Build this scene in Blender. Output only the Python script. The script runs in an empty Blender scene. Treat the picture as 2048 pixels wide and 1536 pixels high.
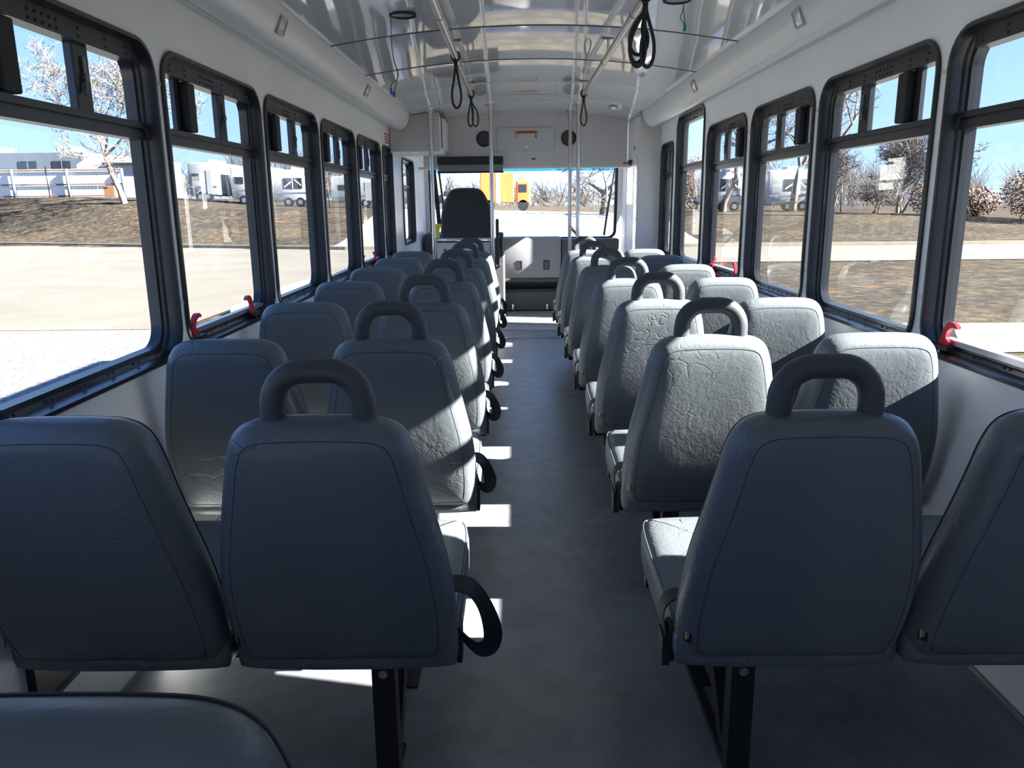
import bpy, bmesh, math, random
from mathutils import Vector, Matrix
S = bpy.context.scene
COL = S.collection
R = math.radians

# ------------------------------------------------------------------ camera
F_PX, PITCH, ROLL, YAW = 1557.4, R(13.106), R(-0.624), R(-0.382)
CAM = Vector((-0.0932, 0.0, 1.2484))
fw = Vector((math.sin(YAW)*math.cos(PITCH), math.cos(YAW)*math.cos(PITCH), -math.sin(PITCH)))
rt = Vector((math.cos(YAW), -math.sin(YAW), 0)); up = rt.cross(fw)
rr = rt*math.cos(ROLL) + up*math.sin(ROLL); uu = -rt*math.sin(ROLL) + up*math.cos(ROLL)
cd = bpy.data.cameras.new('camera'); cam = bpy.data.objects.new('camera', cd); COL.objects.link(cam)
cd.sensor_width = 36.0; cd.sensor_fit = 'HORIZONTAL'; cd.lens = F_PX/2048*36; cd.clip_start = 0.02; cd.clip_end = 2000
M = Matrix((rr, uu, -fw)).transposed().to_4x4(); M.translation = CAM
cam.matrix_world = M; S.camera = cam

# ------------------------------------------------------------------ light
SUN_DIR = Vector((-1.0, 0.215, -0.638)).normalized()      # the way the light travels
SUN_STRENGTH, SKY_STRENGTH, EXPOSURE = 13.5, 0.48, 2.6
w = bpy.data.worlds.new('sky'); S.world = w; w.use_nodes = True
nt = w.node_tree; nt.nodes.clear()
tcw = nt.nodes.new('ShaderNodeTexCoord'); sxw = nt.nodes.new('ShaderNodeSeparateXYZ')
sky = nt.nodes.new('ShaderNodeValToRGB')            # clear winter sky: pale at the horizon, deeper blue overhead
for pos, c in ((0.0, (0.46, 0.62, 0.86)), (0.06, (0.37, 0.56, 0.90)), (0.22, (0.22, 0.42, 0.86)), (0.6, (0.13, 0.30, 0.76))):
    e = sky.color_ramp.elements[0] if pos == 0.0 else sky.color_ramp.elements.new(pos)
    e.position = pos; e.color = (*c, 1)
sky.color_ramp.elements[-1].color = (0.12, 0.30, 0.70, 1); sky.color_ramp.elements[-1].position = 1.0
nt.links.new(tcw.outputs['Generated'], sxw.inputs[0]); nt.links.new(sxw.outputs['Z'], sky.inputs[0])
bg = nt.nodes.new('ShaderNodeBackground'); bg.inputs[1].default_value = SKY_STRENGTH
ow = nt.nodes.new('ShaderNodeOutputWorld')
nt.links.new(sky.outputs[0], bg.inputs[0]); nt.links.new(bg.outputs[0], ow.inputs[0])
sd = bpy.data.lights.new('sun', 'SUN'); sd.energy = SUN_STRENGTH; sd.angle = R(0.6); sd.color = (1.0, 0.95, 0.87)
so = bpy.data.objects.new('sun', sd); COL.objects.link(so)
so.rotation_euler = SUN_DIR.to_track_quat('-Z', 'Y').to_euler(); so.location = (20, -10, 20)
S.view_settings.view_transform = 'Standard'; S.view_settings.look = 'None'
S.view_settings.exposure = EXPOSURE; S.view_settings.gamma = 1.0; S.view_settings.use_curve_mapping = False

# ------------------------------------------------------------------ materials
MATS = {}
def mat(name, col, rough=0.5, metal=0.0, var=0.0, vscale=8.0, bump=0.0, bscale=40.0, col2=None, spec=0.5,
        coat=0.0, detail=6.0, stretch=None, bdist=0.01, obj=False, emit=None):
    if name in MATS: return MATS[name]
    m = bpy.data.materials.new(name); m.use_nodes = True; MATS[name] = m
    n = m.node_tree.nodes; l = m.node_tree.links; p = n['Principled BSDF']
    p.inputs['Base Color'].default_value = (*col, 1); p.inputs['Roughness'].default_value = rough
    p.inputs['Metallic'].default_value = metal; p.inputs['Specular IOR Level'].default_value = spec
    p.inputs['Coat Weight'].default_value = coat; p.inputs['Coat Roughness'].default_value = 0.03
    if emit: p.inputs['Emission Color'].default_value = (*emit[0], 1); p.inputs['Emission Strength'].default_value = emit[1]
    tc = n.new('ShaderNodeTexCoord'); src = tc.outputs['Object']
    if stretch:
        mp = n.new('ShaderNodeMapping'); mp.inputs['Scale'].default_value = stretch
        l.new(src, mp.inputs[0]); src = mp.outputs[0]
    if var or col2:
        t = n.new('ShaderNodeTexNoise'); t.inputs['Scale'].default_value = vscale; t.inputs['Detail'].default_value = detail
        t.inputs['Roughness'].default_value = 0.6
        l.new(src, t.inputs['Vector'])
        r = n.new('ShaderNodeValToRGB'); r.color_ramp.elements[0].position = 0.35; r.color_ramp.elements[1].position = 0.65
        a = tuple(c*(1-var) for c in col); b = col2 if col2 else tuple(min(1, c*(1+var)) for c in col)
        r.color_ramp.elements[0].color = (*a, 1); r.color_ramp.elements[1].color = (*b, 1)
        l.new(t.outputs['Fac'], r.inputs[0]); l.new(r.outputs[0], p.inputs['Base Color'])
    if bump:
        t2 = n.new('ShaderNodeTexNoise'); t2.inputs['Scale'].default_value = bscale; t2.inputs['Detail'].default_value = 5
        l.new(src, t2.inputs['Vector'])
        b2 = n.new('ShaderNodeBump'); b2.inputs['Strength'].default_value = bump; b2.inputs['Distance'].default_value = bdist
        l.new(t2.outputs['Fac'], b2.inputs['Height']); l.new(b2.outputs[0], p.inputs['Normal'])
    return m

def vinyl(name, col, rough=0.42):
    """seat vinyl: fine grain plus creases"""
    m = bpy.data.materials.new(name); m.use_nodes = True; MATS[name] = m
    n = m.node_tree.nodes; l = m.node_tree.links; p = n['Principled BSDF']
    p.inputs['Base Color'].default_value = (*col, 1); p.inputs['Roughness'].default_value = rough
    p.inputs['Specular IOR Level'].default_value = 0.45
    tc = n.new('ShaderNodeTexCoord'); oi = n.new('ShaderNodeObjectInfo')
    ad = n.new('ShaderNodeVectorMath'); ad.operation = 'MULTIPLY_ADD'; ad.inputs[1].default_value = (1, 1, 1)
    cx = n.new('ShaderNodeCombineXYZ')
    mu = n.new('ShaderNodeMath'); mu.operation = 'MULTIPLY'; mu.inputs[1].default_value = 37.0
    l.new(oi.outputs['Random'], mu.inputs[0]); l.new(mu.outputs[0], cx.inputs[0]); l.new(mu.outputs[0], cx.inputs[2])
    l.new(tc.outputs['Object'], ad.inputs[0]); l.new(cx.outputs[0], ad.inputs[2])
    nz = n.new('ShaderNodeTexNoise'); nz.inputs['Scale'].default_value = 5; nz.inputs['Detail'].default_value = 4
    l.new(ad.outputs[0], nz.inputs['Vector'])
    wr = n.new('ShaderNodeVectorMath'); wr.operation = 'SCALE'; wr.inputs[3].default_value = 0.35
    l.new(nz.outputs['Color'], wr.inputs[0])
    a2 = n.new('ShaderNodeVectorMath'); a2.operation = 'ADD'; l.new(ad.outputs[0], a2.inputs[0]); l.new(wr.outputs[0], a2.inputs[1])
    mp = n.new('ShaderNodeMapping'); mp.inputs['Scale'].default_value = (11, 11, 22); l.new(a2.outputs[0], mp.inputs[0])
    vo = n.new('ShaderNodeTexVoronoi'); vo.feature = 'DISTANCE_TO_EDGE'; vo.inputs['Scale'].default_value = 1.0
    l.new(mp.outputs[0], vo.inputs['Vector'])
    rp = n.new('ShaderNodeValToRGB'); rp.color_ramp.elements[0].position = 0.0; rp.color_ramp.elements[1].position = 0.055
    l.new(vo.outputs['Distance'], rp.inputs[0])
    # creases fade in and out
    n3 = n.new('ShaderNodeTexNoise'); n3.inputs['Scale'].default_value = 4.5; l.new(ad.outputs[0], n3.inputs['Vector'])
    r3 = n.new('ShaderNodeValToRGB'); r3.color_ramp.elements[0].position = 0.48; r3.color_ramp.elements[1].position = 0.66
    l.new(n3.outputs['Fac'], r3.inputs[0])
    iv = n.new('ShaderNodeMath'); iv.operation = 'SUBTRACT'; iv.inputs[0].default_value = 1.0; l.new(rp.outputs[0], iv.inputs[1])
    mm = n.new('ShaderNodeMath'); mm.operation = 'MULTIPLY'; l.new(iv.outputs[0], mm.inputs[0]); l.new(r3.outputs[0], mm.inputs[1])
    fi = n.new('ShaderNodeTexNoise'); fi.inputs['Scale'].default_value = 140; fi.inputs['Detail'].default_value = 3
    l.new(tc.outputs['Object'], fi.inputs['Vector'])
    me = n.new('ShaderNodeTexNoise'); me.inputs['Scale'].default_value = 34; me.inputs['Detail'].default_value = 5
    l.new(a2.outputs[0], me.inputs['Vector'])
    s1 = n.new('ShaderNodeMath'); s1.operation = 'MULTIPLY_ADD'; s1.inputs[1].default_value = 0.16
    mw = n.new('ShaderNodeMath'); mw.operation = 'MULTIPLY'; mw.inputs[1].default_value = 0.34; l.new(me.outputs['Fac'], mw.inputs[0])
    l.new(fi.outputs['Fac'], s1.inputs[0]); l.new(mw.outputs[0], s1.inputs[2])
    s2 = n.new('ShaderNodeMath'); s2.operation = 'MULTIPLY_ADD'; s2.inputs[1].default_value = -0.30
    l.new(mm.outputs[0], s2.inputs[0]); l.new(s1.outputs[0], s2.inputs[2])
    bp = n.new('ShaderNodeBump'); bp.inputs['Strength'].default_value = 0.5; bp.inputs['Distance'].default_value = 0.006
    l.new(s2.outputs[0], bp.inputs['Height']); l.new(bp.outputs[0], p.inputs['Normal'])
    return m

def glass(name, tint, refl=0.045):
    m = bpy.data.materials.new(name); m.use_nodes = True; MATS[name] = m
    n = m.node_tree.nodes; l = m.node_tree.links; n.clear()
    o = n.new('ShaderNodeOutputMaterial'); mx = n.new('ShaderNodeMixShader')
    t = n.new('ShaderNodeBsdfTransparent'); t.inputs[0].default_value = (*tint, 1)
    g = n.new('ShaderNodeBsdfGlossy'); g.inputs['Roughness'].default_value = 0.0; g.inputs[0].default_value = (1, 1, 1, 1)
    lw = n.new('ShaderNodeLayerWeight'); lw.inputs[0].default_value = 0.5
    pw = n.new('ShaderNodeMath'); pw.operation = 'POWER'; pw.inputs[1].default_value = 5.0
    ma = n.new('ShaderNodeMath'); ma.operation = 'MULTIPLY_ADD'; ma.inputs[1].default_value = 0.7; ma.inputs[2].default_value = refl
    l.new(lw.outputs['Facing'], pw.inputs[0]); l.new(pw.outputs[0], ma.inputs[0]); l.new(ma.outputs[0], mx.inputs[0])
    l.new(t.outputs[0], mx.inputs[1]); l.new(g.outputs[0], mx.inputs[2]); l.new(mx.outputs[0], o.inputs[0])
    return m

VINYL = vinyl('grey_vinyl', (0.122, 0.137, 0.150), 0.37)
DRIVER_FABRIC = mat('charcoal_fabric', (0.035, 0.038, 0.045), 0.8, bump=0.2, bscale=300)
HANDLE = mat('dark_grey_foam', (0.055, 0.060, 0.070), 0.5, bump=0.08, bscale=250, bdist=0.002)
SEAM = mat('black_stitching', (0.04, 0.045, 0.052), 0.7)
PIPING = mat('grey_piping', (0.10, 0.115, 0.13), 0.4)
STEEL = mat('black_painted_steel', (0.012, 0.012, 0.014), 0.35, var=0.3, vscale=20)
FRAME = mat('black_anodised_aluminium', (0.016, 0.017, 0.020), 0.28, spec=0.6)
TRACK = mat('dark_grey_aluminium', (0.045, 0.045, 0.052), 0.3, metal=0.3)
RUBBER = mat('black_rubber', (0.008, 0.008, 0.009), 0.6)
CHROME = mat('stainless_steel', (0.62, 0.60, 0.58), 0.22, metal=1.0)
WALL = mat('grey_white_frp', (0.86, 0.87, 0.88), 0.32, var=0.03, vscale=3, bump=0.05, bscale=120, bdist=0.002)
COVE = mat('grey_cove_plastic', (0.72, 0.72, 0.72), 0.30, var=0.02, vscale=2)
CEIL = mat('glossy_white_ceiling_panel', (0.76, 0.765, 0.77), 0.05, spec=0.75, coat=0.8, bump=0.22, bscale=1.3, bdist=0.006, stretch=(1.6, 0.6, 1))
STRIP = mat('light_grey_strip', (0.58, 0.58, 0.58), 0.3)
GAP = mat('dark_gap', (0.03, 0.03, 0.03), 0.8)
FLOORM = mat('grey_vinyl_floor', (0.20, 0.21, 0.23), 0.38, var=0.16, vscale=9, bump=0.12, bscale=160, bdist=0.002, detail=10)
BULK = mat('grey_bulkhead_laminate', (0.66, 0.645, 0.64), 0.45, bump=0.06, bscale=200, bdist=0.001)
CABW = mat('off_white_fibreglass', (0.80, 0.79, 0.80), 0.4)
PANEL = mat('grey_access_panel', (0.60, 0.605, 0.62), 0.45)
DASH = mat('grey_dash_plastic', (0.24, 0.235, 0.25), 0.5, bump=0.1, bscale=300, bdist=0.001)
DASHD = mat('charcoal_dash_plastic', (0.06, 0.06, 0.068), 0.5)
BLACKP = mat('black_plastic', (0.012, 0.012, 0.014), 0.4)
RED = mat('red_plastic', (0.62, 0.02, 0.035), 0.35)
YELLOW = mat('yellow_webbing', (0.70, 0.62, 0.05), 0.6)
WEB = mat('black_webbing', (0.012, 0.012, 0.016), 0.55, bump=0.3, bscale=200, stretch=(1, 6, 1), bdist=0.001)
WHITE = mat('white_print', (0.75, 0.74, 0.70), 0.5)
ORANGE = mat('orange_print', (0.80, 0.22, 0.05), 0.5)
BLACKPRINT = mat('black_print', (0.02, 0.01, 0.01), 0.5)
REDPRINT = mat('red_print', (0.55, 0.05, 0.07), 0.5)
BLUEPRINT = mat('blue_print', (0.05, 0.16, 0.28), 0.5)
GREYPRINT = mat('grey_print', (0.45, 0.43, 0.42), 0.5)
GOLDPRINT = mat('gold_print', (0.55, 0.42, 0.15), 0.5)
LENS = mat('clear_lens', (0.62, 0.61, 0.62), 0.08, spec=0.8, coat=0.6)
BLUEC = mat('blue_connector', (0.01, 0.08, 0.30), 0.4)
GREENC = mat('green_connector', (0.0, 0.22, 0.17), 0.4)
TINT = glass('tinted_window_glass', (0.60, 0.625, 0.635))
CLEAR = glass('clear_window_glass', (0.92, 0.95, 0.94), 0.05)
BAND = glass('blue_windscreen_band', (0.05, 0.42, 0.58), 0.05)

# ------------------------------------------------------------------ mesh helpers
def link(o, parent=None):
    COL.objects.link(o)
    if parent is not None: o.parent = parent
    return o
def mesh(name, v, f, m, parent=None, smooth=False, loc=None, sharp=None):
    me = bpy.data.meshes.new(name); me.from_pydata([tuple(a) for a in v], [], f); me.update()
    bm = bmesh.new(); bm.from_mesh(me); bmesh.ops.recalc_face_normals(bm, faces=bm.faces); bm.to_mesh(me); bm.free()
    if smooth:
        me.polygons.foreach_set('use_smooth', [True]*len(me.polygons))
        if sharp: me.set_sharp_from_angle(angle=R(sharp))
    me.materials.append(m)
    o = bpy.data.objects.new(name, me)
    if loc: o.location = loc
    return link(o, parent)
def inst(src, parent, loc=None, rot=None):
    o = src.copy(); link(o, parent)
    if loc is not None: o.location = loc
    if rot is not None: o.rotation_euler = rot
    return o
class MB:
    def __init__(s): s.v = []; s.f = []
    def add(s, v, f):
        k = len(s.v); s.v += [tuple(a) for a in v]; s.f += [tuple(i+k for i in q) for q in f]
    def box(s, x0, x1, y0, y1, z0, z1, mtx=None):
        v = [Vector((x, y, z)) for x in (x0, x1) for y in (y0, y1) for z in (z0, z1)]
        if mtx: v = [mtx @ a for a in v]
        s.add(v, [(0, 1, 3, 2), (4, 6, 7, 5), (0, 4, 5, 1), (2, 3, 7, 6), (0, 2, 6, 4), (1, 5, 7, 3)])
    def bbox(s, x0, x1, y0, y1, z0, z1, b=0.01):
        """box with chamfered edges"""
        bm = bmesh.new(); bmesh.ops.create_cube(bm, size=1.0)
        for q in bm.verts:
            q.co = Vector(((x0+x1)/2+q.co.x*(x1-x0), (y0+y1)/2+q.co.y*(y1-y0), (z0+z1)/2+q.co.z*(z1-z0)))
        bmesh.ops.bevel(bm, geom=list(bm.edges), offset=b, segments=2, affect='EDGES', profile=0.5)
        bm.verts.index_update()
        s.add([q.co.copy() for q in bm.verts], [[q.index for q in fc.verts] for fc in bm.faces]); bm.free()
    def tube(s, pts, r, n=8, closed=False, cap=True):
        pts = [Vector(p) for p in pts]; N = len(pts); rs = r if isinstance(r, (list, tuple)) else [r]*N
        k = len(s.v); prev = None
        for i, p in enumerate(pts):
            if closed: t = (pts[(i+1) % N]-pts[i-1])
            else: t = pts[min(i+1, N-1)]-pts[max(i-1, 0)]
            t.normalize()
            if prev is None:
                a = Vector((0, 0, 1)) if abs(t.z) < 0.9 else Vector((1, 0, 0))
                u = t.cross(a).normalized()
            else:
                u = (prev - t*prev.dot(t)).normalized()
            prev = u; b = t.cross(u)
            for j in range(n):
                an = 2*math.pi*j/n; s.v.append(tuple(p+(u*math.cos(an)+b*math.sin(an))*rs[i]))
        M_ = N if closed else N-1
        for i in range(M_):
            for j in range(n):
                a0 = k+i*n+j; a1 = k+i*n+(j+1) % n; b0 = k+((i+1) % N)*n+j; b1 = k+((i+1) % N)*n+(j+1) % n
                s.f.append((a0, a1, b1, b0))
        if cap and not closed:
            s.f.append(tuple(k+j for j in range(n))); s.f.append(tuple(k+(N-1)*n+j for j in reversed(range(n))))
    def cyl(s, c, axis, r, h, n=20):
        c = Vector(c); a = Vector(axis).normalized(); s.tube([c-a*h/2, c+a*h/2], r, n)
    def loops(s, L, cap0=False, cap1=False, closed=True):
        k = len(s.v); n = len(L[0])
        for lp in L: s.v += [tuple(p) for p in lp]
        for i in range(len(L)-1):
            for j in range(n if closed else n-1):
                s.f.append((k+i*n+j, k+i*n+(j+1) % n, k+(i+1)*n+(j+1) % n, k+(i+1)*n+j))
        if cap0: s.f.append(tuple(k+j for j in range(n)))
        if cap1: s.f.append(tuple(k+(len(L)-1)*n+j for j in reversed(range(n))))
    def ribbon(s, pts, wv, th=0.0015):
        """flat band with thickness: pts centre line, wv half-width vectors"""
        k = len(s.v); n = len(pts); pts = [Vector(p) for p in pts]
        for i, p in enumerate(pts):
            wv_ = Vector(wv[i]) if isinstance(wv, list) else Vector(wv)
            t = (pts[min(i+1, n-1)]-pts[max(i-1, 0)]).normalized(); nn = t.cross(wv_).normalized()*th
            s.v += [tuple(p-wv_-nn), tuple(p+wv_-nn), tuple(p+wv_+nn), tuple(p-wv_+nn)]
        for i in range(n-1):
            for j in range(4):
                s.f.append((k+i*4+j, k+i*4+(j+1) % 4, k+(i+1)*4+(j+1) % 4, k+(i+1)*4+j))
        s.f.append((k, k+1, k+2, k+3)); s.f.append((k+(n-1)*4+3, k+(n-1)*4+2, k+(n-1)*4+1, k+(n-1)*4))
    def build(s, name, m, parent=None, smooth=False, sharp=None, loc=None):
        return mesh(name, s.v, s.f, m, parent, smooth, loc, sharp)

def chaikin(p, it=2, closed=True):
    for _ in range(it):
        q = []; n = len(p)
        for i in range(n if closed else n-1):
            a = p[i]; b = p[(i+1) % n]
            q.append(tuple(a[k]*.75+b[k]*.25 for k in range(len(a)))); q.append(tuple(a[k]*.25+b[k]*.75 for k in range(len(a))))
        if not closed: q = [p[0]]+q+[p[-1]]
        p = q
    return p
def inset2(p, d):
    """inset a closed 2D outline (CCW) by d"""
    n = len(p); out = []
    for i in range(n):
        ax, ay = p[i-1]; bx, by = p[(i+1) % n]; tx, ty = bx-ax, by-ay; q = math.hypot(tx, ty) or 1
        out.append((p[i][0]-ty/q*d, p[i][1]+tx/q*d))
    return out
def shrink2(p, k):
    cx = sum(q[0] for q in p)/len(p); cy = sum(q[1] for q in p)/len(p)
    return [(cx+(q[0]-cx)*k, cy+(q[1]-cy)*k) for q in p]
def ring(p, i):
    """i >= 0: inset by i; i < -1: shrink the 0.03-inset outline by the factor -i-1"""
    return inset2(p, i) if i > -1 else shrink2(inset2(p, 0.03), -i-1)
def rrect(u0, u1, v0, v1, r, k=6):
    pts = []
    for cx, cy, a0 in ((u1-r, v0+r, -90), (u1-r, v1-r, 0), (u0+r, v1-r, 90), (u0+r, v0+r, 180)):
        for i in range(k+1):
            a = R(a0+90*i/k); pts.append((cx+r*math.cos(a), cy+r*math.sin(a)))
    return pts
def rect_around(inner, u0, u1, v0, v1):
    """points on an outer rectangle matched to a rounded inner loop (corner aware)"""
    k = len(inner)//4; out = []
    cs = ((u1, v0), (u1, v1), (u0, v1), (u0, v0))
    for c in range(4):
        for i in range(k):
            p = inner[c*k+i]; h = (k-1)/2
            if c == 0: q = (p[0], v0) if i < h else ((u1, p[1]) if i > h else cs[0])
            if c == 1: q = (u1, p[1]) if i < h else ((p[0], v1) if i > h else cs[1])
            if c == 2: q = (p[0], v1) if i < h else ((u0, p[1]) if i > h else cs[2])
            if c == 3: q = (u0, p[1]) if i < h else ((p[0], v0) if i > h else cs[3])
            out.append(q)
    return out
def plate_with_hole(mb, hole, u0, u1, v0, v1, to3, d0, d1):
    """rectangular plate with a rounded hole between depths d0 (cabin face) and d1"""
    o = rect_around(hole, u0, u1, v0, v1)
    mb.loops([[to3(p, d0) for p in o], [to3(p, d0) for p in hole], [to3(p, d1) for p in hole], [to3(p, d1) for p in o]])
def tag(o, label=None, cat=None, group=None, kind=None):
    if label: o['label'] = label
    if cat: o['category'] = cat
    if group: o['group'] = group
    if kind: o['kind'] = kind
    return o
def empty(name, loc=(0, 0, 0), rotz=0):
    o = bpy.data.objects.new(name, None); o.location = loc; o.rotation_euler = (0, 0, rotz); o.empty_display_size = 0.1
    return link(o)

HW = 1.14           # half inner width
YR, YF = -0.75, 9.30
# ================================================================== SHELL
m = MB(); m.box(-HW, HW, YR, 9.22, -0.06, 0.0)
flr = tag(m.build('floor', FLOORM), 'grey speckled vinyl bus floor', kind='structure')
m = MB(); m.box(-1.05, 0.95, 7.24, 7.285, 0.0, 0.006); m.build('threshold_strip', CHROME, flr)
m = MB(); m.box(-0.30, 0.95, 7.72, 8.02, 0.0, 0.004); m.build('floor_mat', mat('pale_grey_mat', (0.30, 0.30, 0.32), 0.5, var=0.15, vscale=30), flr)

# windows: (side, y0, y1, z0, z1, style)
LW = [(-1, 0.51, 1.43), (-1, 1.475, 2.397), (-1, 2.437, 3.355), (-1, 3.405, 4.312), (-1, 4.375, 5.288), (-1, 5.358, 6.27), (-1, 6.375, 6.87)]
RW = [(1, 1.43, 2.352), (1, 2.398, 3.308), (1, 3.362, 4.24), (1, 4.322, 5.195), (1, 5.285, 6.165), (1, 6.29, 6.80)]
ZB, ZT = 0.792, 1.709
WINS = []
for s, a, b in LW: WINS.append(dict(s=s, y0=a, y1=b, z0=ZB, z1=ZT, rad=0.10, style='slider'))
for i, (s, a, b) in enumerate(RW):
    WINS.append(dict(s=s, y0=a, y1=b, z0=ZB, z1=ZT if i != 4 else 1.865, rad=0.10, style='slider' if i not in (0, 4) else ('fixed' if i == 0 else 'tall')))
WINS[6]['rad'] = WINS[12]['rad'] = 0.08
WINS.append(dict(s=-1, y0=7.44, y1=8.29, z0=0.862, z1=1.675, rad=0.09, style='driver'))
DOOR = (7.95, 8.97, 0.02, 1.66)
def wall(side, name):
    m = MB(); ws = sorted([q for q in WINS if q['s'] == side], key=lambda q: q['y0'])
    to3 = lambda p, d: (side*(HW+d), p[0], p[1])
    zlo, zhi = -0.45, 2.14
    cuts = [YR]
    holes = []
    for q in ws: holes.append((q['y0'], q['y1'], q['z0'], q['z1'], q['rad']))
    if side == 1: holes.append((DOOR[0], DOOR[1], DOOR[2], DOOR[3], 0.02))
    holes.sort()
    for i in range(len(holes)-1): cuts.append((holes[i][1]+holes[i+1][0])/2)
    cuts.append(YF)
    for i, h in enumerate(holes):
        lp = rrect(h[0]+0.004, h[1]-0.004, h[2]+0.004, h[3]-0.004, h[4])
        # inset the cut edges a hair so the panels keep one flat skin
        plate_with_hole(m, lp, cuts[i], cuts[i+1], zlo, zhi, to3, 0.0, 0.075)
    o = m.build(name, WALL)
    return tag(o, 'grey-white fibreglass bus side wall with window openings', kind='structure')
WL = wall(-1, 'wall_left'); WR = wall(1, 'wall_right')
# aluminium-coloured pillar joints are part of the wall skin: thin cover strips between windows
for side, W_, lst in ((-1, WL, LW), (1, WR, RW)):
    for i in range(len(lst)-1):
        yc = (lst[i][2]+lst[i+1][1])/2
        mm_ = MB()
        for zz in (0.955, 1.60):
            mm_.box(side*(HW-0.003), side*HW, yc-0.021, yc+0.021, zz-0.006, zz+0.006)
        mm_.build('pillar_seam', STRIP, W_)
# lower wall channel
for side, W_ in ((-1, WL), (1, WR)):
    m = MB(); m.tube([(side*HW, YR, 0.0), (side*HW, 6.8, 0.0)], 0.012, 6); m.build('floor_cove', FLOORM, W_)

m = MB()
to3r = lambda p, d: (p[0], YR-d, p[1])
plate_with_hole(m, rrect(-0.62, 0.62, 0.85, 1.70, 0.08), -1.215, 1.215, -0.45, 2.2, to3r, 0, 0.06)
tag(m.build('wall_rear', WALL), 'grey-white rear bus wall with a window', kind='structure')
to3f = lambda p, d: (p[0], YF+d+(1.25-p[1])*0.10, p[1])
WS = rrect(-1.09, 1.09, 0.82, 1.76, 0.10)
m = MB(); plate_with_hole(m, WS, -1.215, 1.215, -0.45, 2.2, to3f, 0, 0.06)
tag(m.build('wall_front', CABW), 'front wall of the bus around the windscreen', kind='structure')

# ceiling: curved glossy panels
def zc(x): return 2.047-0.078*(x/0.93)**2
SEAMS = [YR, -0.445, 0.42, 1.285, 2.15, 3.015, 3.88, 4.745, 5.60, 6.465, 7.40]
ceil = tag(empty('ceiling'), 'curved glossy pale ceiling of seamed panels', kind='structure')
xs = [-0.945+1.89*i/40 for i in range(41)]
rnd = random.Random(3)
for i in range(len(SEAMS)-1):
    a, b = SEAMS[i]+0.002, SEAMS[i+1]-0.002; m = MB(); ny = 6
    L = []
    for j in range(ny+1):
        y = a+(b-a)*j/ny; sag = -0.006*math.sin(math.pi*j/ny)
        L.append([(x, y, zc(x)+sag*(1-(x/0.95)**2)*(1 if i % 2 else 0.6)) for x in xs])
    m.loops(L, closed=False)
    p = m.build('ceiling_panel', CEIL, ceil, smooth=True)
    if i:
        m = MB(); L = []
        for y, dz in ((SEAMS[i]-0.006, 0.0), (SEAMS[i]-0.005, -0.003), (SEAMS[i]+0.005, -0.003), (SEAMS[i]+0.006, 0.0)):
            L.append([(x, y, zc(x)+dz) for x in xs])
        m.loops(L, closed=False); m.build('seam_strip', STRIP if i in (8, 9) else TRACK, ceil)
# cab ceiling
m = MB(); L = []
for y, dz in ((7.40, 0.0), (7.75, -0.10), (8.6, -0.22), (9.36, -0.27)):
    L.append([(x*1.2, y, zc(x)+dz) for x in xs])
m.loops(L, closed=False); m.build('ceiling_cab_panel', CABW, ceil, smooth=True)
# outer roof
m = MB(); L = []
for y in (YR-0.06, YF+0.15):
    L.append([(1.225*math.sin(R(a)), y, 2.12+0.14*math.cos(R(a))) for a in range(-90, 91, 10)])
m.loops(L, closed=False)
rf = m.build('roof_shell', mat('white_bus_paint', (0.75, 0.75, 0.75), 0.3), smooth=True); tag(rf, 'white outer roof shell of the bus', kind='structure')

# coves along both walls
PROF = chaikin([(0.935, 1.975), (0.950, 1.975), (0.955, 1.93), (0.985, 1.865), (1.025, 1.842), (1.065, 1.845), (1.09, 1.862), (1.115, 1.885), (1.142, 1.89)], 2, closed=False)
for side, nm in ((-1, 'trim_1'), (1, 'trim_2')):
    m = MB(); m.loops([[(side*x, y, z) for x, z in PROF] for y in (YR, 6.70)], closed=False)
    # closed front end of the cove
    e = [(side*x, 6.70, z) for x, z in PROF]+[(side*1.142, 6.70, 2.0), (side*0.935, 6.70, 2.0)]
    m.add(e, [tuple(range(len(e)))])
    o = m.build(nm, COVE, smooth=True, sharp=50); tag(o, 'rounded grey air duct cove along the %s side' % ('driver' if side < 0 else 'kerb'), kind='structure')
    m = MB(); m.box(side*0.928, side*0.962, YR, 6.70, 1.972, 1.982); m.build('joint_strip', STRIP, o)
    m = MB(); m.box(side*1.105, side*1.141, YR, 6.9, 1.868, 1.878); m.build('wall_bead', STRIP, o)
    for ys in (3.73, 3.9 if side > 0 else 4.6):
        m = MB(); m.loops([[(side*(x-0.0008), y, z-0.0008) for x, z in PROF] for y in (ys, ys+0.003)], closed=False)
        m.build('cove_joint', PANEL, o)

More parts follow.
